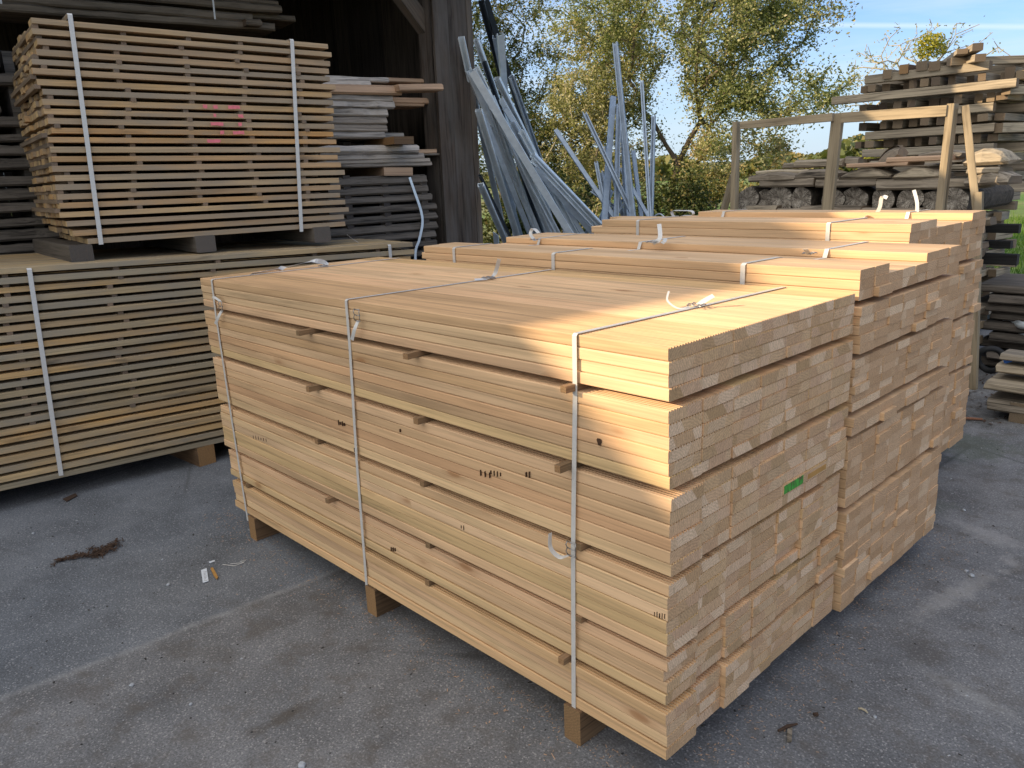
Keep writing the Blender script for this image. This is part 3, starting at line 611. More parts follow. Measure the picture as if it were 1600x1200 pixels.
def beam(a, b_, w_, h, name, mat, parent=None, seed=None, bev=0, roll=0, sway=0):
    a = Vector(a); b_ = Vector(b_); d = b_-a; L = d.length; X = d.normalized(); Z = Vector((0, 0, 1)); Z = (Z-X*Z.dot(X))
    if Z.length < .05: Z = Vector((0, 1, 0))-X*X.y
    Z.normalize(); Y = Z.cross(X)
    if roll: Y, Z = Y*math.cos(roll)+Z*math.sin(roll), Z*math.cos(roll)-Y*math.sin(roll)
    m = MB(); m.box(0, L, -w_/2, w_/2, -h/2, h/2, seed, b=bev); o = m.build(name, mat, parent)
    o.matrix_world = Matrix(((X.x, Y.x, Z.x, a.x), (X.y, Y.y, Z.y, a.y), (X.z, Y.z, Z.z, a.z), (0, 0, 0, 1))); return o
beam(spt(-4.72, ya+.08), spt(-4.72, ya+.08)+Vector((0, 0, 3.5)), .15, .15, 'post', 'shed', shed)
for y in (-3.2, -9, -15): beam(spt(-4.72, y), spt(-4.72, y)+Vector((0, 0, 3.5)), .2, .2, 'post', 'shed', shed)
beam(onc(538, 150, -6.6)*1.0+Vector((0, 0, -2)), onc(538, 20, -6.6), .14, .14, 'post', 'shed', shed)
beam(onc(690, 78, -4.75), onc(618, 0, -4.75)+Vector((0, -.25, .35)), .10, .12, 'brace', 'shed', shed)
beam(spt(-4.72, -20)+Vector((0, 0, 3.45)), spt(-4.72, yc)+Vector((0, 0, 3.45)), .18, .2, 'wall_plate', 'shed', shed)
m = MB()                                              # low roof, two pitches with thickness
def pr(c, y, z): q = spt(c, y); return (q.x, q.y, z)
for (ca, za, cb_, zb) in ((-4.15, 3.45, -6.8, 4.85), (-6.8, 4.85, -9.4, 3.5)):
    vs = [pr(ca, -20.3, za), pr(cb_, -20.3, zb), pr(cb_, yc+.35, zb), pr(ca, yc+.35, za)]; vs += [(x, y, z+.14) for x, y, z in vs]
    m.add(vs, [(0, 1, 2, 3), (7, 6, 5, 4), (0, 4, 5, 1), (1, 5, 6, 2), (2, 6, 7, 3), (3, 7, 4, 0)])
m.build('roof', 'roof', shed)

# taller barn further along, outside the frame: its eave and gable throw the shade on the yard
barn = empty('tall_barn', (0, 0, 0)); tag(barn, 'tall barn beyond the shed, out of view to the left', 'barn')
EC = Vector((-5.84, -6.6, 4.86)); DB = 5.0; RS = .37
inw = -SN
def bpt(dback, along, z): q = Vector((EC.x, EC.y, 0))+inw*dback-SU*along; return (q.x, q.y, z)
m = MB(); vs = []
for al in (0, 24):
    vs += [bpt(0, al, EC.z), bpt(DB, al, EC.z+DB*RS), bpt(2*DB, al, EC.z), bpt(2*DB, al, EC.z-.16), bpt(DB, al, EC.z+DB*RS-.16), bpt(0, al, EC.z-.16)]
m.add(vs, [(0, 1, 2, 3, 4, 5), (11, 10, 9, 8, 7, 6)]+[(i, i+6, (i+1) % 6+6, (i+1) % 6) for i in range(6)]); m.build('roof', 'roof', barn)
m = MB(); vs = []
for al in (.4, 23.6): vs += [bpt(.6, al, 3.7), bpt(.6, al, EC.z+.3-.2), bpt(DB, al, EC.z+DB*RS-.2), bpt(2*DB-.6, al, EC.z+.1), bpt(2*DB-.6, al, 3.7)]
m.add(vs, [(0, 1, 2, 3, 4), (9, 8, 7, 6, 5)]+[(i, i+5, (i+1) % 5+5, (i+1) % 5) for i in range(5)]); m.build('wall', 'shed', barn)

# ------------------------------------------------------------------ rough planks (live-edge) helper
def rough(a, b_, w_, h, name, mat, label, cat, group=None, wob=.012, seed=None, round_top=0, parent=None, tone=None):
    """irregular slab from a to b: width w_ (horizontal), height h"""
    a = Vector(a); b_ = Vector(b_); d = b_-a; L = d.length; X = d.normalized(); Z = Vector((0, 0, 1)); Z = (Z-X*Z.dot(X)).normalized(); Y = Z.cross(X)
    n = max(5, int(L/.07)); sd = random.random()*90; vs = []; fs = []; K = 8
    for i in range(n+1):
        x = L*i/n; nn = lambda q, f=5.0: noise.noise(Vector((x*f+sd, q*7.3, sd)))
        ht = h*(1-round_top*(abs(2*i/n-1)**2)) ; y0 = -w_/2+nn(1)*wob*1.6+nn(9, 19)*wob*.5; y1 = w_/2+nn(2)*wob*1.6
        zt = ht-h/2+nn(3, 3)*wob*.5+nn(8, 17)*wob*.35; zb = -h/2+nn(4, 3)*wob*.4
        ex = (nn(6, 1)*.0)
        ring = [(y0, zb+.2*h), (y0+.25*h, zb), (y1-.25*h, zb), (y1, zb+.25*h), (y1-.1*h+nn(5)*wob*.3, zt-.1*h), (y1-.4*h, zt), (y0+.5*h, zt), (y0+nn(7, 9)*wob*.6+.12*h, zt-.25*h)]
        if i in (0, n): dx = [U(-.008, .008) for _ in ring]
        else: dx = [0]*8
        vs += [(x+dx[j], y, z) for j, (y, z) in enumerate(ring)]
    fs = [tuple(range(K)), tuple(range(n*K, n*K+K))[::-1]]
    for i in range(n):
        for j in range(K): fs.append((i*K+j, i*K+K+j, i*K+K+(j+1) % K, i*K+(j+1) % K))
    m = MB(); m.add(vs, fs, tone if tone is not None else random.random()); o = m.build(name, mat, parent)
    o.matrix_world = Matrix(((X.x, Y.x, Z.x, a.x), (X.y, Y.y, Z.y, a.y), (X.z, Y.z, Z.z, a.z), (0, 0, 0, 1)))
    if not parent: tag(o, label, cat, group)
    return o

# pile of silvery slabs in the shed (middle), each plank a thing; ends given by picture height
C0 = -4.45
def shedslab(px0, px1, pyt, pyb, mat, label, grp, c=C0, wdt=.5, wob=.010, back=0, tilt=0):
    pyc = (pyt+pyb)/2; b_ = onc(px1, pyc+tilt, c); a = onc(px0, pyc, c); h = abs(onc(px1, pyt, c).z-onc(px1, pyb, c).z)
    z = (a.z+b_.z)/2 if not tilt else None
    A = Vector((a.x, a.y, a.z if tilt else z))+inw*(wdt/2+back); B = Vector((b_.x, b_.y, b_.z if tilt else z))+inw*(wdt/2+back)
    return rough(A, B, wdt, h, 'plank' if mat != 'slabshed' else 'rough_plank', mat, label, 'plank', grp, wob)
G1 = 'silvery slabs piled in the shed'
shedslab(500, 613, 116, 124, 'slabshed', 'thin bark-edged slab topmost on the shed pile', G1, back=.05, tilt=4)
shedslab(500, 582, 121, 134, 'slabshed', 'short straight grey board just under the top bark-edged slab', G1, back=.03)
shedslab(500, 626, 131, 146, 'midplank', 'pinkish brown fresh plank near the top of the shed pile', 'fresh planks on the shed pile', back=-.03, tilt=3, wob=.003)
shedslab(625, 694, 131, 142, 'midplank', 'pale fresh plank whose end sticks out past the shed post', 'fresh planks on the shed pile', c=-4.35, wob=.003, wdt=.18, tilt=-1)
shedslab(600, 678, 122, 129, 'midplank', 'thin orange plank lying behind the pinkish plank', 'fresh planks on the shed pile', c=-4.75, wob=.003, wdt=.2)
shedslab(610, 672, 152, 162, 'midplank', 'orange brown plank under the overhanging pale plank', 'fresh planks on the shed pile', c=-4.7, wob=.003, wdt=.3)
shedslab(600, 663, 160, 166, 'midplank', 'lowest thin orange plank in the shed pile', 'fresh planks on the shed pile', c=-4.7, wob=.003, wdt=.3)
for i, (x1, t0, b0) in enumerate([(614, 145, 158), (616, 155, 169), (607, 168, 181), (605, 181, 194), (606, 194, 206), (602, 204, 216)]):
    shedslab(495, x1, t0, b0, 'slabshed', ['whitish knotty slab with a ragged upper edge, just under the pinkish plank', 'second silvery slab below the pinkish plank', 'third silvery slab with a split end', 'fourth silvery slab, the one with a square notch', 'fifth silvery slab below the pinkish plank', 'wide whitish slab lowest above the dark gap'][i], G1, wob=.012)
shedslab(601, 644, 206, 217, 'slabshed', 'short grey slab end sticking out beside the dark gap', G1, back=.12)
beam(onc(592, 222, -4.55), onc(622, 222, -4.55), .5, .055, 'spacer_block', 'bearer'); tag(bpy.context.scene.objects['spacer_block'], 'dark wooden block between the two parts of the slab pile', 'block')
for i, (x0, x1, t0, b0) in enumerate([(500, 655, 227, 238), (500, 655, 236, 242), (495, 664, 240, 250), (495, 672, 249, 255), (500, 674, 254, 261)]):
    shedslab(x0, x1, t0, b0, 'slabshed', ['flat grey slab just below the dark gap', 'dark thin slab under the flat grey slab', 'cracked grey slab in the lower half of the slab pile', 'long whitish slab with a curved split', 'longest slab, the bottom one of the silvery pile'][i], G1, wob=.010)
shedslab(650, 683, 233, 240, 'midplank', 'short brown plank end behind the flat grey slab', 'fresh planks on the shed pile', c=-4.6, wob=.003, wdt=.2)
shedslab(640, 687, 240, 243, 'slabshed', 'thin silvery strip reaching to the shed post', G1, c=-4.6, wdt=.2)
q0 = onc(600, 268, -4.45); q1 = onc(645, 268, -4.45); b0 = beam(q0+inw*.35, q1+inw*.35, .7, .062, 'support_block', 'midplank'); tag(b0, 'pale square block under the silvery slab pile', 'block')
# dark stack under it
ds = empty('dark_plank_stack', onc(600, 400, -4.45)*1.0); ds.location.z = 0; tag(ds, 'dark grey plank stack with air gaps standing beside the shed post', 'plank stack')
oD = Vector(ds.location)
rows = [(275, 289), (291, 304), (306, 317), (322, 332), (337, 348), (352, 364), (366, 378)]
for i, (t0, b0) in enumerate(rows):
    x1 = [667, 670, 677, 683, 685, 685, 684][i]; a = onc(515, (t0+b0)/2, -4.45); b_ = onc(x1, (t0+b0)/2, -4.45); h = onc(x1, t0, -4.45).z-onc(x1, b0, -4.45).z; z = (a.z+b_.z)/2
    for k2 in range(3):
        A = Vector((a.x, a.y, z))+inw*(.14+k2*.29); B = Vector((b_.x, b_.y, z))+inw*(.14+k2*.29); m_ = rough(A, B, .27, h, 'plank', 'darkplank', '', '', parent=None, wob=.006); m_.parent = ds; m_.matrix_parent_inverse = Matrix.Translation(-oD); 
        for kk in ('label', 'category', 'group'): 
            if kk in m_: del m_[kk]
for i in range(7):
    zc = onc(680, 385+14*i, -4.45).z
zc = onc(600, 372, -4.45).z
while zc > .15:
    zc -= .075; a = onc(515, 372, -4.45); b_ = onc(684, 372, -4.45)
    for k2 in range(1):
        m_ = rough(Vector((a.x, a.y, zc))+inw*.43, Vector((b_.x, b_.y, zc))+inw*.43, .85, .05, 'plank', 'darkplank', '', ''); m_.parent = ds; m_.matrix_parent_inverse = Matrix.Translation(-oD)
        for kk in ('label', 'category', 'group'):
            if kk in m_: del m_[kk]
for x in (540, 600, 660):
    a = onc(x, 300, -4.5); m = MB(); m.box(a.x-.03, a.x+.03, a.y-.03, a.y+.03, 0, onc(x, 270, -4.5).z-.02); o = m.build('spacer', 'darkplank', ds); o.matrix_parent_inverse = Matrix.Translation(-oD)
cs = [onc(x, y, -4.43) for x, y in [(640, 277), (648, 300), (658, 330), (660, 350), (655, 375), (649, 400)]]
cs = [cs[0]]+[c.copy() for c in cs[1:]]; m = curl(cs+[cs[-1]+Vector((0, 0, -.4))], SU, .022, .0015); o = m.build('hanging_strap', 'galv'); tag(o, 'grey strap hanging down over the dark plank stack', 'strap')

# tall dark planks behind the tan stack, on both sides of it
oB = spt(-5.15, -2.2)
bs = empty('back_plank_stack', oB, SHA); tag(bs, 'dark old planks stacked high in the shed behind the tan stack', 'plank stack')
z = .1; li = 0
while z < 2.62:
    h = .045+U(0, .03)
    for k2 in range(2):
        n_ = 10; x1 = 2.55+U(-.12, .1) if z < 2.2 else 2.1+U(-.2, .2)
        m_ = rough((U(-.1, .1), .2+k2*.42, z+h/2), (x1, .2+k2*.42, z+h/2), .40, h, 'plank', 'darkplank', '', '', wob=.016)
        m_.parent = bs
        for kk in ('label', 'category', 'group'):
            if kk in m_: del m_[kk]
    z += h+(.02 if li % 3 else .045); li += 1
for x in (.3, 1.3, 2.2):
    m = MB(); m.box(x-.03, x+.03, .1, .9, .1, 2.6); m.build('spacer', 'darkplank', bs)
# top layer of long grey planks seen above the tan stack
G2 = 'grey planks high above the tan stack'
labs = ['long grey plank, lowest of those above the tan stack', 'rough grey plank second from the bottom above the tan stack', 'grey plank with a pale edge at the top left', 'topmost brownish plank cut by the photo edge', 'thin plank end reaching farthest right above the tan stack', 'short stub of plank at the right above the tan stack']
for i, (x0, x1, y0, y1, th, cc) in enumerate([(-260, 430, -4, 42, 12, -5.1), (-200, 395, -22, 27, 13, -5.1), (-200, 440, -40, 14, 12, -5.15), (-150, 436, -52, 4, 10, -5.2), (300, 462, 12, 29, 9, -5.25), (385, 410, 31, 35, 10, -5.0)]):
    a = onc(x0, y0, cc); b_ = onc(x1, y1, cc); h = onc(x1, y1-th/2, cc).z-onc(x1, y1+th/2, cc).z; zz = b_.z
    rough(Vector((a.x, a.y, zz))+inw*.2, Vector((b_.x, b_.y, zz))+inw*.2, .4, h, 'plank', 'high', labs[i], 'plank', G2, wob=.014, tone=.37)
for i, px in enumerate((336, 2)):
    a = onc(px, 30 if i == 0 else 6, -5.02); m = curl([a+Vector((0, 0, .35)), a+Vector((.005, 0, .12)), a], SU, .012, .001); tag(m.build('hanging_strap', 'strap'), ['white strap end hanging in front of the high planks', 'white strap end at the top left corner of the photo'][i], 'strap')

# ================================================================== STEEL PROFILES LEANING BY THE SHED
def cprofile(a, b_, w_, h, name, mat, label, group, roll=0, holes=False, t=.0035, bend=0):
    a = Vector(a); b_ = Vector(b_); X = (b_-a).normalized(); L = (b_-a).length
    V = (CAM-a).normalized(); Y = (V-X*V.dot(X)).normalized(); Z = X.cross(Y)
    Y, Z = Y*math.cos(roll)+Z*math.sin(roll), Z*math.cos(roll)-Y*math.sin(roll)
    prof = [(0, -w_/2), (h, -w_/2), (h, -w_/2+.012), (h-t, -w_/2+.012), (h-t, -w_/2+t), (t, -w_/2+t), (t, w_/2-t), (h-t, w_/2-t), (h-t, w_/2-.012), (h, w_/2-.012), (h, w_/2), (0, w_/2)]
    m = MB(); n = 8 if bend else 1
    vs = []; K = len(prof)
    for i in range(n+1):
        f = i/n; s = bend*4*f*(1-f)
        vs += [(L*f, y, z+s) for y, z in prof]
    # C section as quads between neighbouring profile points; caps as strips
    fs = []
    for i in range(n):
        for j in range(K): fs.append((i*K+j, i*K+(j+1) % K, i*K+K+(j+1) % K, i*K+K+j))
    for e in (0, n*K):
        fs += [(e+0, e+1, e+4, e+5), (e+1, e+2, e+3, e+4), (e+0, e+5, e+6, e+11), (e+11, e+6, e+7, e+10), (e+7, e+8, e+9, e+10)]
    m.add(vs, fs); o = m.build(name, mat)
    o.matrix_world = Matrix(((X.x, Y.x, Z.x, a.x), (X.y, Y.y, Z.y, a.y), (X.z, Y.z, Z.z, a.z), (0, 0, 0, 1)))
    tag(o, label, 'steel profile', group); return o
def lean(p0, p1, ct, yb, w_=.05, h=.03, mat='galv', label='', group='', roll=0, name='steel_profile', bend=0):
    a = onc(*p0, ct); b_ = on(*p1, 1, yb); d = (b_-a); k2 = (a.z-.03)/(a.z-b_.z) if a.z > b_.z+.2 else 1
    return cprofile(a, a+d*k2, w_, h, name, mat, label, group, roll, bend=bend)
G3 = 'galvanised profiles leaning on the shed corner'
LP = [((721, 57), (790, 372), -4.42, 4.0, .05, 'galv', 'galvanised channel whose top rests on the cladding, leftmost of all'),
      ((733, 110), (845, 372), -4.40, 4.1, .055, 'galv', 'channel starting just below the leftmost one and crossing the bundle'),
      ((745, 60), (830, 300), -4.45, 4.3, .045, 'galv', 'channel with its top just outside the shed corner edge'),
      ((742, 106), (880, 372), -4.36, 4.1, .05, 'galv', 'long channel in the middle of the sloping bundle'),
      ((738, 112), (896, 372), -4.34, 4.0, .06, 'galv', 'broad bright channel on the front of the sloping bundle'),
      ((750, 118), (872, 372), -4.38, 4.15, .04, 'galv2', 'narrow dull channel inside the sloping bundle'),
      ((783, 55), (803, 330), -4.5, 4.6, .055, 'galv', 'upright ribbed channel rising above the sloping bundle'),
      ((752, 0), (800, 180), -4.6, 4.9, .05, 'darksteel', 'black profile reaching out of the top of the photo'),
      ((760, 0), (835, 250), -4.65, 5.0, .05, 'darksteel', 'second black profile leaning behind the upright ribbed channel'),
      ((777, 120), (880, 330), -4.5, 4.7, .05, 'galv', 'channel starting halfway up, behind the upright ribbed one'),
      ((797, 118), (850, 270), -4.6, 4.8, .045, 'galv2', 'dull channel just right of the upright ribbed one'),
      ((782, 155), (905, 372), -4.5, 4.5, .045, 'galv', 'short channel emerging from the middle of the bundle'),
      ((748, 170), (810, 372), -4.3, 3.9, .055, 'galv', 'wide channel in front of the cladding, steeper than the bundle'),
      ((755, 180), (832, 372), -4.33, 4.0, .045, 'galv2', 'dull channel beside the steep wide one'),
      ((800, 190), (893, 372), -4.45, 4.4, .05, 'galv2', 'dull channel low in the bundle near the white plates'),
      ((820, 215), (870, 372), -4.5, 4.5, .05, 'galv', 'steep short channel behind the broad bright one'),
      ((832, 240), (940, 352), -4.4, 4.5, .055, 'galv', 'flat sloping channel fanning out to the right, upper one'),
      ((830, 250), (930, 356), -4.38, 4.45, .05, 'galv', 'flat sloping channel fanning out to the right, second one'),
      ((836, 262), (920, 358), -4.36, 4.4, .05, 'galv2', 'flat sloping channel fanning out to the right, lowest one'),
      ((757, 95), (850, 372), -4.42, 4.3, .035, 'darksteel', 'dark thin profile in the shadow of the bundle'),
      ((765, 200), (815, 372), -4.5, 4.4, .05, 'galv2', 'dull profile seen between the steep channels'),
      ((768, 150), (862, 372), -4.42, 4.25, .05, 'galv', 'channel filling the middle of the bundle below its crossing'),
      ((790, 170), (915, 372), -4.46, 4.4, .04, 'galv2', 'thin dull channel along the right edge of the bundle'),
      ((760, 140), (842, 372), -4.37, 4.12, .045, 'galv', 'channel lying under the broad bright one on its left'),
      ((812, 205), (902, 372), -4.44, 4.35, .05, 'galv', 'channel reaching the white plate at the right foot'),
      ((773, 60), (812, 250), -4.62, 4.9, .04, 'galv2', 'upper dull channel seen just left of the upright ribbed one'),
      ((751, 286), (792, 380), -4.25, 3.7, .05, 'galv', 'short pale bracket with a round hole at the foot of the bundle'),
      ((752, 276), (803, 380), -4.28, 3.8, .02, 'darksteel', 'thin black rod beside the pale bracket')]
for i, (p0, p1, ct, yb, w_, mt, lb) in enumerate(LP):
    lean(p0, p1, ct, yb, w_, .032, mt, lb, G3, roll=[.2, 2.9, .5, -.4, 3.3, .3, 2.8][i % 7], bend=U(-.02, .05) if i in (3, 4, 11) else 0)
G4 = 'galvanised profiles standing upright beside the tree'
LQ = [((962, 68), (990, 342), 'galvshade', 'tallest channel of the upright group', .055), ((959, 150), (945, 342), 'galvshade', 'channel standing left of the tallest one', .06),
      ((966, 165), (962, 342), 'galvshade', 'perforated channel right beside the left standing one', .05), ((1003, 128), (1016, 342), 'galvshade', 'channel second from the right of the upright group', .035),
      ((1022, 182), (1018, 342), 'galvshade', 'rightmost channel of the upright group', .04), ((868, 202), (942, 312), 'galvshade', 'detached channel slanting down to the right with holes', .045),
      ((913, 178), (952, 260), 'galvshade', 'slanting channel above the detached one', .045), ((932, 255), (948, 342), 'galvshade', 'short dull channel leaning at the left of the group', .04),
      ((940, 270), (955, 342), 'galvshade', 'shortest dull channel behind the left standing one', .045), ((975, 205), (984, 342), 'galvshade', 'pale channel partly hidden behind the tallest one', .05),
      ((955, 300), (940, 335), 'galvshade', 'short stub bent across the foot of the group', .03), ((985, 300), (962, 340), 'galvshade', 'thin angled stub leaning the other way', .02), ((984, 296), (985, 342), 'galvshade', 'short upright stub in front of the tallest channel', .04),
      ((970, 262), (1012, 335), 'galvshade', 'dull channel slanting down to the right at the foot of the group', .035),
      ((955, 185), (950, 342), 'galvshade', 'thin channel squeezed between the standing pair left of the tallest', .03), ((972, 180), (978, 342), 'galvshade', 'channel directly touching the tallest one on its left side', .04),
      ((948, 228), (975, 342), 'galvshade', 'short channel crossing behind the left standing one', .04), ((990, 235), (1003, 342), 'galvshade', 'short channel just right of the tallest one', .04),
      ((925, 300), (985, 342), 'galvshade', 'low channel lying almost flat at the foot of the group', .035), ((1000, 290), (940, 342), 'galvshade', 'low channel lying the other way at the foot of the group', .03)]
for i, (p0, p1, mt, lb, w_) in enumerate(LQ):
    a = on(*p0, 1, 5.6 if i not in (5, 6) else 5.2); b_ = on(*p1, 1, 5.0+.03*i); d = b_-a; k2 = (a.z-.02)/max(.15, a.z-b_.z)
    if k2 > 9: k2 = 9
    cprofile(a, a+d*k2, w_, .03, 'steel_profile', mt, lb, G4, roll=[.3, 2.8, -.3, .1][i % 4])
for i, (x0, y0, x1, y1, lb) in enumerate([(832, 318, 858, 366, 'white rectangular plate standing in the steel bundle'), (770, 362, 778, 382, 'small blue-white plate corner at the foot of the bundle'), (878, 330, 898, 372, 'white plate at the right foot of the bundle')]):
    q = [on(x0, y0, 1, 4.75), on(x1, y0+6, 1, 4.75), on(x1+3, y1, 1, 4.75), on(x0+5, y1-5, 1, 4.75)]; q = q[:2]+[Vector((v.x, v.y, .3)) for v in q[2:]]
    m = MB(); m.add([*q]+[v+Vector((0, .012, 0)) for v in q], [(0, 1, 2, 3), (7, 6, 5, 4), (0, 4, 5, 1), (1, 5, 6, 2), (2, 6, 7, 3), (3, 7, 4, 0)]); tag(m.build('metal_plate', 'whiteplate'), lb, 'plate')
c0 = on(1030, 345, 1, 5.3); m = MB(); m.tube([c0+Vector((.07*math.cos(a), 0, .07*math.sin(a))) for a in np.linspace(0, 2*math.pi, 20)], .008, 6); tag(m.build('steel_ring', 'galv2'), 'grey ring standing right of the upright profiles', 'ring')

# ================================================================== TIMBER RACK
rk = empty('timber_rack', (0, 4.8, 0)); tag(rk, 'grey weathered wooden rack frame of three posts and a top rail', 'rack')
def rp(px, py, y=4.8): return on(px, py, 1, y)
def rbeam(p, q, w_, h, name='post', down=True, y=4.8, y2=None):
    a = rp(*p, y); b_ = rp(*q, y2 or y)
    if down:
        d = b_-a; b_ = a+d*(a.z/(a.z-b_.z))
    o = beam(a, b_, w_, h, name, 'rack', None, bev=.004); o.parent = rk; o.matrix_parent_inverse = Matrix.Translation((0, -4.8, 0)); return o
rbeam((1151, 190), (1147, 335), .045, .068); rbeam((1310, 177), (1292, 335), .05, .085); rbeam((1489, 162), (1469, 335), .05, .095); rbeam((1508, 165), (1530, 372), .055, .05, 'brace', False, 4.84, 4.9)
a = rp(1158, 196, 4.76); b_ = rp(1302, 183, 4.76); o = beam(a, b_, .04, .062, 'top_rail', 'rack', bev=.003); o.parent = rk; o.matrix_parent_inverse = Matrix.Translation((0, -4.8, 0))
a = rp(1316, 184, 4.76); b_ = rp(1480, 173, 4.76); o = beam(a, b_, .04, .075, 'top_rail', 'rack', bev=.003); o.parent = rk; o.matrix_parent_inverse = Matrix.Translation((0, -4.8, 0))
rbeam((1146, 275), (1129, 335), .04, .07, 'brace', True, 5.0, 5.1)
rbeam((1530, 300), (1521, 600), .05, .05, 'post', True, 4.85, 4.85)

# logs and slabs held by the rack
def logthing(cx, cz, r, y0, y1, label, cut=0):
    m = MB(); n = 18; rr = [r*(1+.09*math.sin(2*a+cx*9)+.05*math.sin(5*a+cx*31)) for a in np.linspace(0, 2*math.pi, n+1)[:-1]]
    vs = []
    for y in (0, .04, y1-y0-.04, y1-y0):
        for j in range(n):
            a = 2*math.pi*j/n; q = rr[j]*(1 if 0 < y < y1-y0 else .985); z = math.sin(a)*q
            if cut and z > cut*r: z = cut*r
            vs.append((math.cos(a)*q, y, z))
    fs = [tuple(range(n)), tuple(range(3*n, 4*n))[::-1]]+[(i*n+j, i*n+n+j, i*n+n+(j+1) % n, i*n+(j+1) % n) for i in range(3) for j in range(n)]
    m.add(vs, fs); o = m.build('log', 'log', loc=(cx, y0, cz)); return tag(o, label, 'log', 'row of cut logs between the rack posts')
ll = ['log at the far left of the row, beside the left post', 'very dark log second from the left of the row', 'brown barkless log third from the left', 'dark log fourth from the left, left of the middle post', 'log half hidden behind the middle rack post',
      'pale grey square-cut log right of the middle post', 'roundest pale log with radial cracks', 'cracked dark log left of the slanted right post', 'log hidden behind the slanted right post', 'last log at the right end of the row']
for i, (px, r) in enumerate([(1167, 19), (1192, 18), (1218, 21), (1252, 19), (1300, 18), (1333, 20), (1380, 19), (1423, 20), (1460, 18), (1496, 20)]):
    q = on(px, 312, 1, 5.2); r_ = r/FPX*(q-CAM).dot(fw)*1.0; logthing(q.x, on(1333, 312, 1, 5.2).z-.105+r_, r_, 5.15+U(0, .1), 6.3, ll[i])
G5 = 'bark-edged slabs stacked on the logs'
def rs(x0, x1, yt, yb, lb, y=5.15, wd=.35, rt_=0, mat='slab', wob=.014, tl=0, nm='rough_plank'):
    a = on(x0, (yt+yb)/2, 1, y); b_ = on(x1, (yt+yb)/2, 1, y); h = on((x0+x1)/2, yt, 1, y).z-on((x0+x1)/2, yb, 1, y).z; z = (a.z+b_.z)/2
    return rough((a.x, y+wd/2, z-tl), (b_.x, y+wd/2, z+tl), wd, h, nm, mat, lb, 'slab' if nm == 'rough_plank' else 'plank', G5, wob=wob, round_top=rt_)
rs(1170, 1240, 270, 284, 'dark low slab at the left end above the logs', rt_=.3)
rs(1187, 1272, 277, 292, 'bark-edged slab lying directly on the left logs'); rs(1274, 1368, 279, 292, 'bark-edged slab lying on the logs behind the middle post'); rs(1369, 1470, 279, 297, 'pale thick slab lying on the logs left of the slanted post')
rs(1465, 1532, 280, 295, 'slab lying on the logs right of the slanted post')
rs(1238, 1300, 265, 280, 'rounded slab left of the middle post', rt_=.5); rs(1310, 1390, 262, 279, 'half-moon slab right of the middle post', rt_=.75); rs(1395, 1470, 261, 279, 'half-moon slab left of the slanted post', rt_=.6)
rs(1180, 1262, 266, 272, 'long grey board over the left slabs', y=5.35); rs(1222, 1262, 254, 263, 'short bluish board end left of the middle post', y=5.5, nm='plank', mat='old', wob=.004); rs(1240, 1315, 249, 262, 'wide bluish grey board behind the middle post', y=5.4, nm='plank', mat='old', wob=.004)
rs(1322, 1418, 254, 261, 'reddish thin board right of the middle post', nm='plank', mat='midplank', wob=.004); rs(1384, 1482, 244, 253, 'pinkish straight board passing behind the slanted post', nm='plank', mat='midplank', wob=.003)
rs(1435, 1500, 235, 248, 'brown slab above the pinkish board', y=5.3, rt_=.4); rs(1505, 1575, 232, 258, 'large half-round slab with white flaking bark at the right', y=5.2, rt_=.75, wob=.02)
rs(1510, 1560, 262, 272, 'rough slab end right of the rack brace', y=5.1); rs(1508, 1575, 268, 290, 'thick rounded slab right of the rack brace', y=5.1, rt_=.4, wob=.02)
for i in range(22):
    x0 = -2.75+random.random()*1.3; z0 = U(1.47, 1.66 if x0 > -2.2 else 1.54); L_s = U(.3, .6); rough((x0, U(5.6, 6.2), z0), (x0+L_s, U(5.6, 6.2), z0+U(-.02, .02)), .2, U(.03, .06), 'rough_plank', 'slab', 'rough slab deeper in the pile behind the front slabs', 'slab', 'slabs deeper in the rack pile', round_top=U(0, .4), wob=.018)
q = on(1372, 262, 1, 5.4); q2 = on(1405, 232, 1, 5.3); rough(q, q2+Vector((.02, 0, 0)), .12, .16, 'rough_plank', 'slab', 'curved trough-like slab tilted on top of the pile', 'slab', G5, round_top=.3)
q = on(1322, 250, 1, 5.5); q2 = on(1345, 252, 1, 5.5); rough(q, q2, .12, .07, 'rough_plank', 'slab', 'small pale split block beside the curved slab', 'slab', G5)
for i, (x0, x1, a_, b0) in enumerate([(1165, 1212, 322, 331), (1200, 1262, 326, 336), (1250, 1345, 322, 334), (1340, 1440, 326, 336)]):
    rs(x0, x1, a_, b0, ['thin slab under the leftmost logs', 'pale thin slab under the third log', 'brown slab under the logs left of the middle post', 'thin reddish slab under the roundest log'][i], y=5.1)
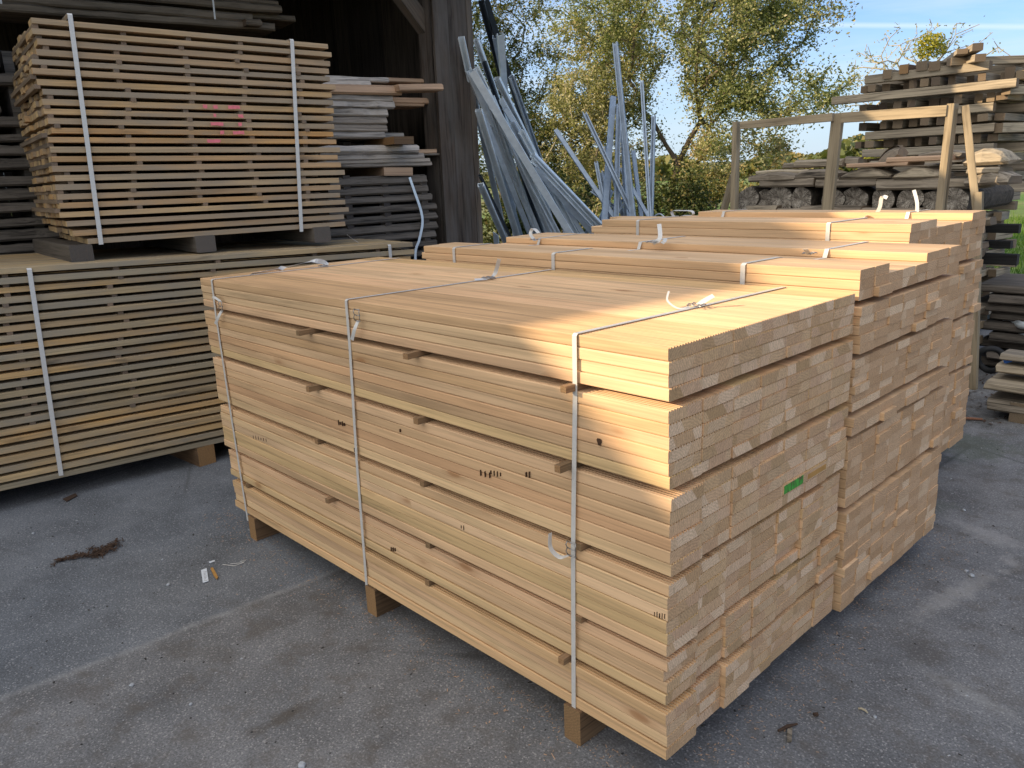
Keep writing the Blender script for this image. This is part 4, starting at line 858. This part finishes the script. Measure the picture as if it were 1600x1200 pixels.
# right-hand column of slab ends down to the ground
G6 = 'slab ends in the column beside the rack'; i = 0; z = .16; zs = []
while z < 1.18:
    h = U(.045, .075); a = Vector((-2.75, 5.3, z+h/2)); xe = -.80-.16*(z/1.2)+U(-.09, .07)
    f = z/1.18; lab = 'rough slab end in the column right of the rack, at one of its middle layers'
    rough(a, (xe, 5.3, z+h/2), .45, h, 'rough_plank', 'slab', ['weathered slab end piled in the column right of the rack'][0], 'slab', G6, wob=.022); z += h+.004; i += 1
for y in (5.3,):
    for x in (-2.4, -1.7, -1.0): tag(beam((x, 5.12, .08), (x, 5.7, .08), .1, .155, 'ground_bearer', 'darkbearer'), 'dark bearer on the ground under the slab column', 'bearer', 'bearers under the slab column')
for i, (x0, x1, yt, yb, lb) in enumerate([(1540, 1591, 350, 364, 'upper black bar end sticking out over the grass'), (1540, 1578, 376, 388, 'middle shorter black bar end sticking out over the grass'), (1533, 1588, 396, 413, 'lower thick black bar end sticking out over the grass')]):
    a = on(x0, (yt+yb)/2, 1, 5.75); b_ = on(x1, (yt+yb)/2+1, 1, 5.75); h = a.z-on(x0, yb, 1, 5.75).z; tag(beam((a.x-.9, 5.8, a.z), (b_.x, 5.8, a.z), .07, h*2, 'black_bar', 'beamblack', bev=.006), lb, 'beam', 'black bars across the slab pile')
rough(on(1512, 350, 1, 5.05), on(1552, 345, 1, 5.05), .16, .06, 'rough_plank', 'slab', 'pale tilted slab end just behind the rear fresh stack', 'slab', G5)

# ================================================================== TALL PILE OF OLD BEAMS
G7 = 'old beams in the tall crossed pile'
xl_, xr_, yf, yk = -2.85, -1.22, 7.0, 8.9
pit = .0905
def old(a, b_, lb, w_=.085, h=.082, mat='old', roll=0): return tag(beam(a, b_, w_, h, 'old_timber', mat, bev=.006, roll=roll), lb, 'beam', G7)
z = 2.47; lay = 0; cnt = 0
while z > .08:
    deep = z > 1.33
    if lay % 2 == 0:                                  # beams along X, the front one shows its face
        fl = {0: (-2.55, -1.42), 2: (-2.85, -1.18), 4: (-2.75, -1.35), 6: (-2.5, -1.33)}.get(lay, (-2.5+U(-.1, .1), -1.3+U(-.08, .05)))
        lb = {0: 'long beam lying across the pile just under the loose top beams', 2: 'longest sunlit beam crossing the pile above the rack rail', 4: 'sunlit beam end level with the top rail of the rack', 6: 'beam across the pile just below the rack rail'}.get(lay, 'crosswise beam on the front of the tall pile, below rail height')
        old((fl[0], yf+U(-.05, .03), z+U(-.008, .008)), (fl[1], yf+U(-.05, .03), z+U(-.008, .008)), lb, .085+U(-.012, .01), .082+U(-.016, .004))
        for y in ([7.5, 8.0, 8.5, 8.9] if deep else [7.35]):
            old((-2.6+U(-.15, .1), y, z), (-1.22+U(-.1, .16), y, z), 'crosswise beam inside the tall pile, seen by its right end')
    else:
        x = -2.62+U(0, .06)
        while x < -1.22:
            if random.random() < .9 or x > -1.4:
                yo = U(-.03, .10) if random.random() < .7 else U(.1, .25)
                old((x, yf-.02+yo, z), (x+U(-.05, .05), (yk if deep else 7.45)+U(-.05, .15), z+U(-.002, .002)), 'lengthwise beam of the tall pile showing its square end', .08+U(-.018, .016), .084+U(-.02, .0), roll=U(-.06, .06))
            x += U(.095, .17)
    z -= pit; lay += 1
# loose beams on the very top
tops = [((1386, 116), (1400, 108), 0.0, 'dark block at the left of the pile top'), ((1412, 108), (1414, 100), 0, 'small orange block at the left of the pile top'), ((1440, 103), (1452, 97), 0, 'square beam end, first of the pair on the pile top'),
        ((1460, 103), (1470, 97), 0, 'square beam end, second of the pair on the pile top')]
for i, ((x, y), _, _, lb) in enumerate(tops):
    q = on(x, y, 1, 6.95); old(q, q+Vector((.02, 1.2, 0)), lb, .10 if i > 1 else .085, .085, 'old' if i != 1 else 'bearer')
q = on(1483, 97, 1, 6.9); old(q, q+Vector((.75, .9, .0)), 'skewed beam lying diagonally on the pile top', .08, .07)
for i, (p0, p1, lb) in enumerate([((1528, 73), (1482, 100), 'uppermost loose beam pointing up to the right'), ((1504, 80), (1476, 100), 'loose beam pointing up, left of the uppermost one'), ((1532, 90), (1490, 101), 'loose beam below the uppermost one')]):
    a = on(*p0, 1, 6.8); b_ = on(*p1, 1, 7.5); old(a, b_+(b_-a)*.2, lb, .09, .045 if i == 1 else .065)
a = on(1579, 104, 1, 7.2); old(a+Vector((0, 0, -.07)), a+Vector((.01, 1.3, -.07)), 'beam end standing proud at the upper right of the pile', .085, .14)
a = on(1545, 117, 1, 7.5); b_ = on(1640, 122, 1, 7.5); old(a, b_, 'beam at the right of the pile top running out of the photo', .08, .08)
a = on(1500, 107, 1, 7.6); old(a, on(1538, 108, 1, 7.6), 'dark beam lying behind the skewed top beam', .2, .07)
for x, y, z_ in [(1560, 200, 0), (1572, 140, 0)]:
    a = on(x, y, 1, 7.0); old(a, a+Vector((.55, 1.6, 0)), 'grey beam splayed outward at the right of the pile, '+('lower one' if y > 150 else 'upper one'), .085, .085)
a = on(1576, 292, 1, 6.9); tag(beam(a, a+Vector((1.2, .3, 0)), .08, .09, 'old_timber', 'old', bev=.005), 'lowest grey beam running out of the photo at the right above the grass', 'beam', G7)

# ------------------------------------------------------------------ small plank pile and tubes at the lower right
pp = empty('low_plank_pile', (-.3, 4.1, 0)); tag(pp, 'low pile of grey planks on blocks cut by the right photo edge', 'plank pile')
for (px, py, w_, h, nm) in [(1542, 632, .5, .075, 'plank'), (1538, 602, .5, .055, 'plank'), (1548, 580, .25, .055, 'plank'), (1556, 562, .2, .04, 'plank')]:
    a = on(px, py, 1, 4.15); o = rough((a.x+.0, 4.15+w_/2+(.1 if py < 590 else 0), a.z), (a.x+1.7, 4.15+w_/2+(.1 if py < 590 else 0), a.z), w_, h, nm, 'old', '', '', wob=.004); o.parent = pp; o.matrix_parent_inverse = Matrix.Translation((.3, -4.1, 0))
    for kk in ('label', 'category', 'group'):
        if kk in o: del o[kk]
for x in (1582, 1660):
    a = on(x, 668, 2, 0); m = MB(); m.box(0, .6, -.055, .055, 0, .13); o = m.build('block', 'old', None, loc=(a.x, 4.16, 0), rotz=R(90)); o.parent = pp; o.matrix_parent_inverse = Matrix.Translation((.3, -4.1, 0))
a = on(1565, 558, 1, 4.3); m = MB(); m.add([a+Vector(v) for v in [(0, 0, 0), (.07, .02, .004), (.055, .03, -.03), (.02, .01, -.045)]]+[a+Vector(v)+Vector((0, .004, .003)) for v in [(0, 0, 0), (.07, .02, .004), (.055, .03, -.03), (.02, .01, -.045)]], [(0, 1, 2, 3), (7, 6, 5, 4), (0, 4, 5, 1), (1, 5, 6, 2), (2, 6, 7, 3), (3, 7, 4, 0)]); tag(m.build('blue_sheet', 'blue'), 'blue plastic scrap on the low plank pile', 'scrap')
G8 = 'pale metal tubes heaped at the right edge'
for i, (x0, y0, x1, y1, r) in enumerate([(1556, 508, 1625, 505, 8), (1552, 522, 1630, 522, 7), (1560, 531, 1630, 533, 6), (1545, 496, 1620, 490, 6), (1575, 488, 1640, 484, 7), (1566, 512, 1622, 517, 5), (1550, 545, 1640, 548, 7), (1590, 470, 1640, 462, 8)]):
    a = on(x0, y0, 1, 5.6+.07*i); b_ = on(x1, y1, 1, 5.5+.07*i); rr = r/FPX*(a-CAM).length*.62
    P = [a+(b_-a)*t_/6+Vector((0, .1*math.sin(t_), 0)) for t_ in range(7)]; m = MB(); m.tube(P, rr, 10); tag(m.build('metal_tube', 'galv' if i % 2 == 0 else 'galv2', smooth=True), ['upper bent tube in the heap', 'middle tube of the heap', 'tube just above the lowest tube of the heap', 'thin tube behind the upper bent tube', 'tube on top of the heap near the photo edge', 'thinnest tube in the heap', 'lowest tube of the heap', 'highest tube, cut by the right photo edge'][i]+' right of the slab column', 'tube', G8)
for i in range(9):                                    # boards under the tubes
    z = .06+i*.075; rough((-.85+U(-.1, .1), 5.9+U(-.1, .1), z), (.9, 5.9, z), .8, .06, 'plank', 'darkplank', 'dark board in the low stack under the metal tubes', 'plank', 'dark boards stacked under the tubes', wob=.01)
a = on(1547, 562, 1, 5.0); m = MB(); m.tube([a+Vector((.0+.085*math.cos(t_), .02*math.sin(t_*2), .085*math.sin(t_))) for t_ in np.linspace(0, 2*math.pi, 24)], .022, 10); o = m.build('rubber_hose', 'tube', smooth=True); tag(o, 'coil of black hose behind the low plank pile', 'hose')
a = on(1535, 655, 2, .01); rough(a, a+Vector((-.12, -.06, 0)), .02, .015, 'wood_chip', 'mossrust', 'reddish strip of bark on the ground by the rear stack', 'bark strip')

# ------------------------------------------------------------------ small things on the asphalt
def gp(px, py, z=0): return on(px, py, 2, z)
p = gp(135, 862); m = MB(); rr = random.Random(3)
for (x0, y0, x1, y1, n, s) in [(150, 868, 186, 848, 200, 8), (112, 872, 160, 866, 170, 7), (88, 878, 118, 872, 70, 4), (140, 858, 180, 862, 80, 9), (82, 884, 100, 876, 14, 3)]:
    for _ in range(n):
        f = rr.random(); q = gp(x0+(x1-x0)*f+rr.gauss(0, s*.5), y0+(y1-y0)*f+rr.gauss(0, s*.36)); a = rr.uniform(0, 6.3); l = rr.uniform(.004, .013); wd = rr.uniform(.001, .004)
        u = Vector((math.cos(a), math.sin(a), rr.uniform(-.2, .3)))*l; v = Vector((-math.sin(a), math.cos(a), 0))*wd; z = Vector((0, 0, .0045+rr.uniform(0, .005)))
        m.add([q-u-v+z, q+u-v+z, q+u+v+z*1.3, q-u+v+z*1.2], [(0, 1, 2, 3)])
tag(m.build('bark_litter', 'litter'), kind='stuff')
def flat(pts, th, name, mat, lb, cat, grp=None):
    q = [gp(x, y, .004) for x, y in pts]; n = len(q); m = MB(); m.add(q+[v+Vector((0, 0, th)) for v in q], [tuple(range(n))[::-1], tuple(range(n, 2*n))]+[(i, (i+1) % n, n+(i+1) % n, n+i) for i in range(n)])
    return tag(m.build(name, mat), lb, cat, grp)
lab_ = flat([(314, 891), (323, 888), (326, 908), (317, 911)], .0015, 'paper_label', 'paper', 'white printed label lying left of the orange chip', 'label')
m = MB()
for i in range(7):
    a = gp(318+.25*i*.8, 894+i*2.2, .006); b_ = gp(323+.25*i*.8-(i % 3), 893+i*2.2, .006); m.sweep([a, b_], (b_-a).cross(Vector((0, 0, 1))), .0022, .0003)
m.build('printed_lines', 'ink', lab_)
flat([(329, 889), (333, 888), (341, 903), (339, 906), (335, 902)], .006, 'wood_chip', 'orange', 'orange wood chip lying beside the white label', 'wood chip')
flat([(326, 878), (335, 875), (336, 877), (328, 880)], .001, 'paper_scrap', 'paper', 'small white scrap above the label', 'scrap')
m = MB(); pts = [gp(x, y, .006) for x, y in [(348, 882), (366, 884), (378, 880), (384, 875), (376, 877), (381, 879), (360, 881)]]; m.sweep(pts, Vector((0, 0, 1)), .002, .002); tag(m.build('plastic_thread', 'strap'), 'thin crinkled plastic thread right of the label', 'thread')
m = MB(); pts = [gp(x, y, .008) for x, y in [(1341, 1107), (1346, 1107), (1352, 1110), (1356, 1114)]]; m.tube(pts, [.003, .004, .004, .002], 6); tag(m.build('bent_twig', 'palebark', smooth=True), 'small pale curved twig on the asphalt in front of the stack end', 'twig')
m = MB(); pts = [gp(x, y, .01) for x, y in [(1216, 1142), (1230, 1135), (1246, 1131)]]; m.tube(pts, [.004, .006, .003], 6); tag(m.build('bent_twig', 'litter'), 'dark bent twig lying across the grey chip', 'twig')
flat([(1230, 1142), (1238, 1140), (1237, 1160), (1230, 1160)], .008, 'wood_chip', 'old', 'grey wood chip under the dark bent twig', 'wood chip')
flat([(1270, 1116), (1278, 1115), (1279, 1119), (1272, 1120)], .006, 'wood_chip', 'litter', 'brown chip above the dark bent twig', 'wood chip')
flat([(98, 780), (118, 771), (121, 775), (104, 784)], .003, 'wood_chip', 'litter', 'dark flat chip near the grey stickered stack', 'wood chip')
def pebble(px, py, r, lb, mat='stone'):
    q = gp(px, py, r*.5); m = MB(); vs = []; n = 8; sd = random.random()*50
    for i in range(1, 5):
        for j in range(n):
            th = math.pi*i/5; ph = 2*math.pi*j/n; d = r*(1+.35*noise.noise(Vector((i*.9, j*1.3, sd)))); vs.append((d*math.sin(th)*math.cos(ph), d*math.sin(th)*math.sin(ph), .65*d*math.cos(th)))
    fs = [tuple(range(n)), tuple(range(3*n, 4*n))[::-1]]+[(i*n+j, i*n+n+j, i*n+n+(j+1) % n, i*n+(j+1) % n) for i in range(3) for j in range(n)]
    m.add(vs, fs); o = m.build('pebble', mat, loc=q); tag(o, lb, 'pebble', 'pale pebbles on the asphalt')
for px, py, r, lb in [(263, 913, .009, 'pale pebble left of the white label'), (472, 1195, .013, 'pale pebble at the bottom edge of the photo'), (206, 1070, .009, 'pebble on the browner asphalt at the lower left'), (52, 833, .008, 'pebble near the grey stickered stack at the left'),
                  (1510, 892, .008, 'left of two white pebbles on the asphalt at the right'), (1518, 899, .011, 'right of two white pebbles on the asphalt at the right'), (1506, 797, .009, 'white pebble on the mossy asphalt at the right'), (254, 874, .006, 'small white pebble between bark litter and label'),
                  (298, 1100, .006, 'tiny pebble in the lower left foreground'), (1367, 1120, .006, 'tiny pebble beside the pale curved twig'), (82, 850, .004, 'tiny white pebble above the bark litter')]: pebble(px, py, r, lb)
m = MB(); rr = random.Random(11)                      # grit and chips too many to count
for _ in range(1800):
    x = rr.uniform(-3.6, 1.3); y = rr.uniform(-1.4, 4.5)
    s = rr.uniform(.0012, .0038); a = rr.uniform(0, 6.3); u = Vector((math.cos(a), math.sin(a), 0))*s*rr.uniform(.8, 2.2); v = Vector((-math.sin(a), math.cos(a), 0))*s; c_ = Vector((x, y, .0005)); t_ = Vector((0, 0, s*1.1))
    m.add([c_-u-v, c_+u-v, c_+u*.8+v, c_-u+v*.7, c_+t_], [(0, 1, 4), (1, 2, 4), (2, 3, 4), (3, 0, 4)], rr.random())
k = NT('grit'); M['grit'] = k.col(k.ramp(k.seed(), [(0, (.03, .028, .026)), (.45, (.05, .045, .04)), (.7, (.16, .15, .14)), (1, (.36, .36, .36))], 'LINEAR'), .9)
tag(m.build('grit', 'grit'), kind='stuff')
m = MB(); rr = random.Random(5)                       # sawdust and splinters shed along the foot of the stacks
for _ in range(1500):
    if rr.random() < .6: x = rr.uniform(-2.9, .1); y = -abs(rr.gauss(0, .10))+.06
    else: y = rr.uniform(-.1, 2.2); x = abs(rr.gauss(0, .09))-.04
    a = rr.uniform(0, 6.3); l = rr.uniform(.0012, .006)*(2.2 if rr.random() < .06 else 1); wd = rr.uniform(.0006, .0018); u = Vector((math.cos(a), math.sin(a), rr.uniform(0, .2)))*l; v = Vector((-math.sin(a), math.cos(a), 0))*wd
    c_ = Vector((x, y, .0025)); m.add([c_-u-v, c_+u-v, c_+u+v, c_-u+v], [(0, 1, 2, 3)])
tag(m.build('sawdust', 'midplank'), kind='stuff')
m = MB()                                              # fallen leaves and splinters behind the stacks at the right
for _ in range(260):
    x = rr.uniform(-.75, .1); y = rr.uniform(4.0, 5.4); a = rr.uniform(0, 6.3); l = rr.uniform(.006, .03); wd = rr.uniform(.003, .012); u = Vector((math.cos(a), math.sin(a), rr.uniform(0, .3)))*l; v = Vector((-math.sin(a), math.cos(a), rr.uniform(-.2, .2)))*wd
    c_ = Vector((x, y, .008)); m.add([c_-u, c_-v, c_+u, c_+v], [(0, 1, 2, 3)])
tag(m.build('fallen_leaves', 'litter'), kind='stuff')

# ================================================================== TREES
def np_mesh(name, V, F, seeds, mat, parent):
    me = bpy.data.meshes.new(name); n = len(F); me.vertices.add(len(V)); me.vertices.foreach_set('co', V.ravel().astype(np.float32))
    me.loops.add(n*4); me.loops.foreach_set('vertex_index', F.ravel().astype(np.int32)); me.polygons.add(n)
    me.polygons.foreach_set('loop_start', np.arange(0, n*4, 4, dtype=np.int32)); me.polygons.foreach_set('loop_total', np.full(n, 4, dtype=np.int32))
    at = me.attributes.new('seed', 'FLOAT', 'FACE'); at.data.foreach_set('value', seeds.astype(np.float32)); me.materials.append(M[mat]); me.update(calc_edges=True)
    o = bpy.data.objects.new(name, me); scene.collection.objects.link(o); o.parent = parent; return o
def leaves(name, C, size, mat, parent, seeds=None, asp=.5):
    n = len(C); a = rng.normal(size=(n, 3)); a[:, 2] *= .7; a /= np.linalg.norm(a, axis=1)[:, None]; b = rng.normal(size=(n, 3)); b -= a*(a*b).sum(1)[:, None]; b /= np.linalg.norm(b, axis=1)[:, None]
    cc = np.cross(a, b); s = size*rng.uniform(.6, 1.35, n)[:, None]
    V = np.stack([C-a*s*.5, C+b*s*asp*.5+cc*s*.1, C+a*s*.5, C-b*s*asp*.5+cc*s*.1], 1).reshape(-1, 3); F = np.arange(n*4).reshape(n, 4)
    return np_mesh(name, V, F, rng.random(n) if seeds is None else seeds, mat, parent)
def tree(base, trunk, blobs, natt, nleaf, lsize, lmat, label, name='tree', cat='tree', r0=.14, bark='twig', spread=.16, step=.28, group=None, mintw=.004, droop=0, holes=.0):
    root = empty(name, base); tag(root, label, cat, group); B = np.array(base)
    nodes = [np.array(p, float) for p in trunk]; par = [-1]+list(range(len(trunk)-1)); A = []
    wts = np.array([b[2] for b in blobs], float); wts /= wts.sum()
    while len(A) < natt:
        b = blobs[rng.choice(len(blobs), p=wts)]; v = rng.normal(size=3); v /= np.linalg.norm(v); v *= rng.random()**(1/2.2); p = np.array(b[0])+v*np.array(b[1])
        if p[2] < .3: continue
        if holes and noise.noise(Vector(p*.9)) < -.25+holes*.4-.1*1: continue
        A.append(p)
    A = np.array(A); start = nodes[-1]; A = A[np.argsort(np.linalg.norm(A-start, axis=1))]; tips = []
    N = np.zeros((len(nodes)+natt*30, 3)); N[:len(nodes)] = nodes; cnt = len(nodes); dist = np.zeros(len(N)); dist[:cnt] = np.arange(cnt)*.3
    for p in A:
        d = np.linalg.norm(N[:cnt]-p, axis=1)+dist[:cnt]*.25; d[:max(0, len(trunk)-3)] += 5; j = int(np.argmin(d)); q = N[j]; L = np.linalg.norm(p-q); k2 = max(1, int(L/step)); prev = j
        for s in range(1, k2+1):
            if cnt >= len(N): break
            f = s/k2; w_ = q+(p-q)*f+np.array([0, 0, .12*L*math.sin(f*math.pi)-droop*L*f*f*.3])+rng.normal(size=3)*.035*min(1, L)*(f < 1); N[cnt] = w_; par.append(prev); dist[cnt] = dist[prev]+L/k2; prev = cnt; cnt += 1
        tips.append(prev)
    rad = np.zeros(cnt); kids = np.zeros(cnt)
    for t_ in tips: rad[t_] = max(rad[t_], mintw)
    acc = np.zeros(cnt)
    for i in range(cnt-1, 0, -1):
        if rad[i] == 0 or acc[i] > 0: rad[i] = max(mintw, acc[i]**(1/2.3)) if acc[i] > 0 else mintw
        acc[par[i]] += rad[i]**2.3
    rad[0] = acc[0]**(1/2.3); rad *= r0/rad[0] if rad[0] > r0 else 1; rad = np.maximum(rad, mintw)
    Vs, Fs = [], []; o_ = 0
    for i in range(1, cnt):
        a, b = N[par[i]], N[i]; T = b-a; L = np.linalg.norm(T)
        if L < 1e-5: continue
        T /= L; x = np.cross(T, [0, 0, 1.0] if abs(T[2]) < .9 else [1.0, 0, 0]); x /= np.linalg.norm(x); y = np.cross(T, x); n = 7 if rad[i] > .03 else 4 if rad[i] > .01 else 3
        ang = np.arange(n)*2*math.pi/n; ring = np.outer(np.cos(ang), x)+np.outer(np.sin(ang), y); ra = min(rad[par[i]], rad[i]*1.35)
        Vs.append(a-T*ra*.3+ring*ra); Vs.append(b+T*rad[i]*.2+ring*rad[i]); j = np.arange(n); Fs.append(np.stack([o_+j, o_+(j+1) % n, o_+n+(j+1) % n, o_+n+j], 1)); o_ += 2*n
    V = np.concatenate(Vs)-B; F = np.concatenate(Fs); np_mesh('trunk', V, F, np.zeros(len(F)), bark, root)
    # leaves cluster along the outer twigs
    tw = [i for i in range(len(trunk), cnt) if rad[i] < .02]; tw = np.array(tw); idx = tw[rng.integers(0, len(tw), nleaf)]
    f = rng.random(nleaf)[:, None]; pa_ = np.array(par)[idx]; C = N[pa_]*(1-f)+N[idx]*f+rng.normal(size=(nleaf, 3))*spread*rng.random((nleaf, 1)); keep = C[:, 2] > .05; C = C[keep]
    # clump-wise leaf colour
    cl = np.array([noise.noise(Vector(c*1.3)) for c in C]); sd = np.clip(.5+cl*.55+rng.normal(size=len(C))*.22, 0, 1)
    leaves('crown', C-B, lsize, lmat, root, sd); return root

tree((-6.3, 9.2, 0), [(-6.3, 9.2, 0), (-6.35, 9.2, .7), (-6.45, 9.2, 1.3), (-6.3, 9.2, 1.75), (-6.1, 9.2, 2.1)],
     [((-6.6, 9.3, 4.4), (2.6, 1.8, 1.7), 3.4), ((-5.2, 9.1, 3.7), (1.3, 1.3, 1.2), 1.5), ((-4.6, 9.1, 2.6), (1.2, .8, .45), .55), ((-5.3, 9, 1.9), (1.1, .7, .35), .35), ((-7.8, 9.2, 3.5), (1.1, 1.2, 1.0), 1.0), ((-4.5, 9.2, 3.6), (.8, .8, .6), .22), ((-6.4, 9.2, 2.7), (1.2, .9, .8), 1.3)],
     950, 105000, .048, 'leaf', 'sunlit apple tree with leaning trunk behind the steel profiles', 'apple_tree', r0=.16, holes=.35)
tree((-7.5, 8.4, 0), [(-7.5, 8.4, 0), (-7.5, 8.4, .4)], [((-7.4, 8.5, 1.6), (1.2, .7, 1.3), 3), ((-7.3, 8.3, 2.7), (.8, .6, .6), 1.2)],
     700, 34000, .045, 'leafdry', 'tangled tan bush with bare twigs between the two steel groups', 'bush', 'bush', r0=.05, bark='palebark', spread=.10, mintw=.0055)
tree((-9.3, 8.2, 0), [(-9.3, 8.2, 0), (-9.3, 8.2, 1.2), (-9.2, 8.2, 2.2)], [((-9.3, 8.2, 3.4), (1.3, 1.0, 1.9), 3), ((-8.5, 8.4, 2.0), (.9, .8, 1.4), 1.5)],
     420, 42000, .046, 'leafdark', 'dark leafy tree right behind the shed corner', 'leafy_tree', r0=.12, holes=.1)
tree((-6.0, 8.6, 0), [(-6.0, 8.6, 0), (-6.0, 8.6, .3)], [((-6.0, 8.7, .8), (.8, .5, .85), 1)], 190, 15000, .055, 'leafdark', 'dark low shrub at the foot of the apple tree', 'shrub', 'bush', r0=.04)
g = on(1440, 95, 1, 19.0)
tree((g.x, 19, 0), [(g.x, 19, 0), (g.x, 19, 1.5), (g.x, 19, 3)], [((g.x, 19, g.z-.4), (1.9, 1.5, 1.3), 1)], 330, 1800, .07, 'leafdry', 'distant bare tree behind the tall beam pile', 'bare_tree', r0=.12, bark='palebark', mintw=.008, step=.5, spread=.1)
q = on(1455, 72, 1, 18.6); m_ = empty('mistletoe', q); tag(m_, 'yellow green mistletoe clump in the distant bare tree', 'mistletoe'); v = rng.normal(size=(900, 3)); v = v/np.linalg.norm(v, axis=1)[:, None]*rng.random((900, 1))**.4*np.array([.36, .36, .30]); leaves('crown', v, .08, 'leafyellow', m_)
tree((-6.4, 6.0, 0), [(-6.4, 6.0, 0), (-6.4, 6.0, .3)], [((-6.4, 6.1, .9), (1.3, .45, .95), 1)], 200, 16000, .055, 'leafdark', 'dark shrub added as a dark backing behind the leaning steel profiles', 'shrub', 'bush', r0=.04)  # added to darken the gap behind the profiles, standing in for dark clutter
for i, (px, y, hgt, wd, mt, lb) in enumerate([(1375, 15, 2.0, .5, 'leafyellow', 'bright yellow-green bush left of the tall beam pile'), (1300, 22, 1.6, 1.6, 'leaffar', 'low autumn bush seen through the rack frame'), (1215, 24, 1.7, 1.8, 'leaffar', 'low bush left of the one seen through the rack frame'), (1120, 26, 1.9, 1.4, 'leaffar', 'rounded bush far behind the apple tree')]):
    q = on(px, 260, 1, y); tree((q.x, y, 0), [(q.x, y, 0), (q.x, y, .3)], [((q.x, y, hgt*.5), (wd, wd*.7, hgt*.5), 1)], 140, 5200, .11, mt, lb, 'bush', 'bush', r0=.04, spread=.14, mintw=.006)
# far wood on the horizon: stuff
n = 26000; a = rng.uniform(R(95), R(150), n); d = rng.uniform(120, 185, n); h = rng.random(n)**.8*(2.6+1.5*np.sin(a*23)+1.1*np.sin(a*61+1))*(d/140)+.2
C = np.stack([np.cos(a)*d, np.sin(a)*d, h], 1); fw_ = leaves('far_wood', C, 1.3, 'leaffar', None, np.clip(.5+.4*np.sin(a*37)+rng.normal(size=n)*.2, 0, 1), .9); tag(fw_, kind='stuff')
# grass tufts
n = 42000; x = rng.uniform(-12, 3, n); y = rng.uniform(8.8, 24, n); keep = (y > 9.4-.0*x)
x = x[keep]; y = y[keep]; n = len(x); hh = rng.uniform(.05, .13, n)*(1+.8*(rng.random(n) < .04)); a = rng.uniform(0, 6.28, n); w2 = rng.uniform(.004, .009, n); lx = rng.normal(size=n)*.03; ly = rng.normal(size=n)*.03
b0 = np.stack([x-np.cos(a)*w2, y-np.sin(a)*w2, np.full(n, -.02)], 1); b1 = np.stack([x+np.cos(a)*w2, y+np.sin(a)*w2, np.full(n, -.02)], 1); t1 = np.stack([x+lx+np.cos(a)*w2*.3, y+ly, hh], 1); t0 = np.stack([x+lx-np.cos(a)*w2*.3, y+ly, hh], 1)
V = np.stack([b0, b1, t1, t0], 1).reshape(-1, 3); gr = np_mesh('grass', V, np.arange(n*4).reshape(n, 4), rng.random(n), 'blade', None); tag(gr, kind='stuff')
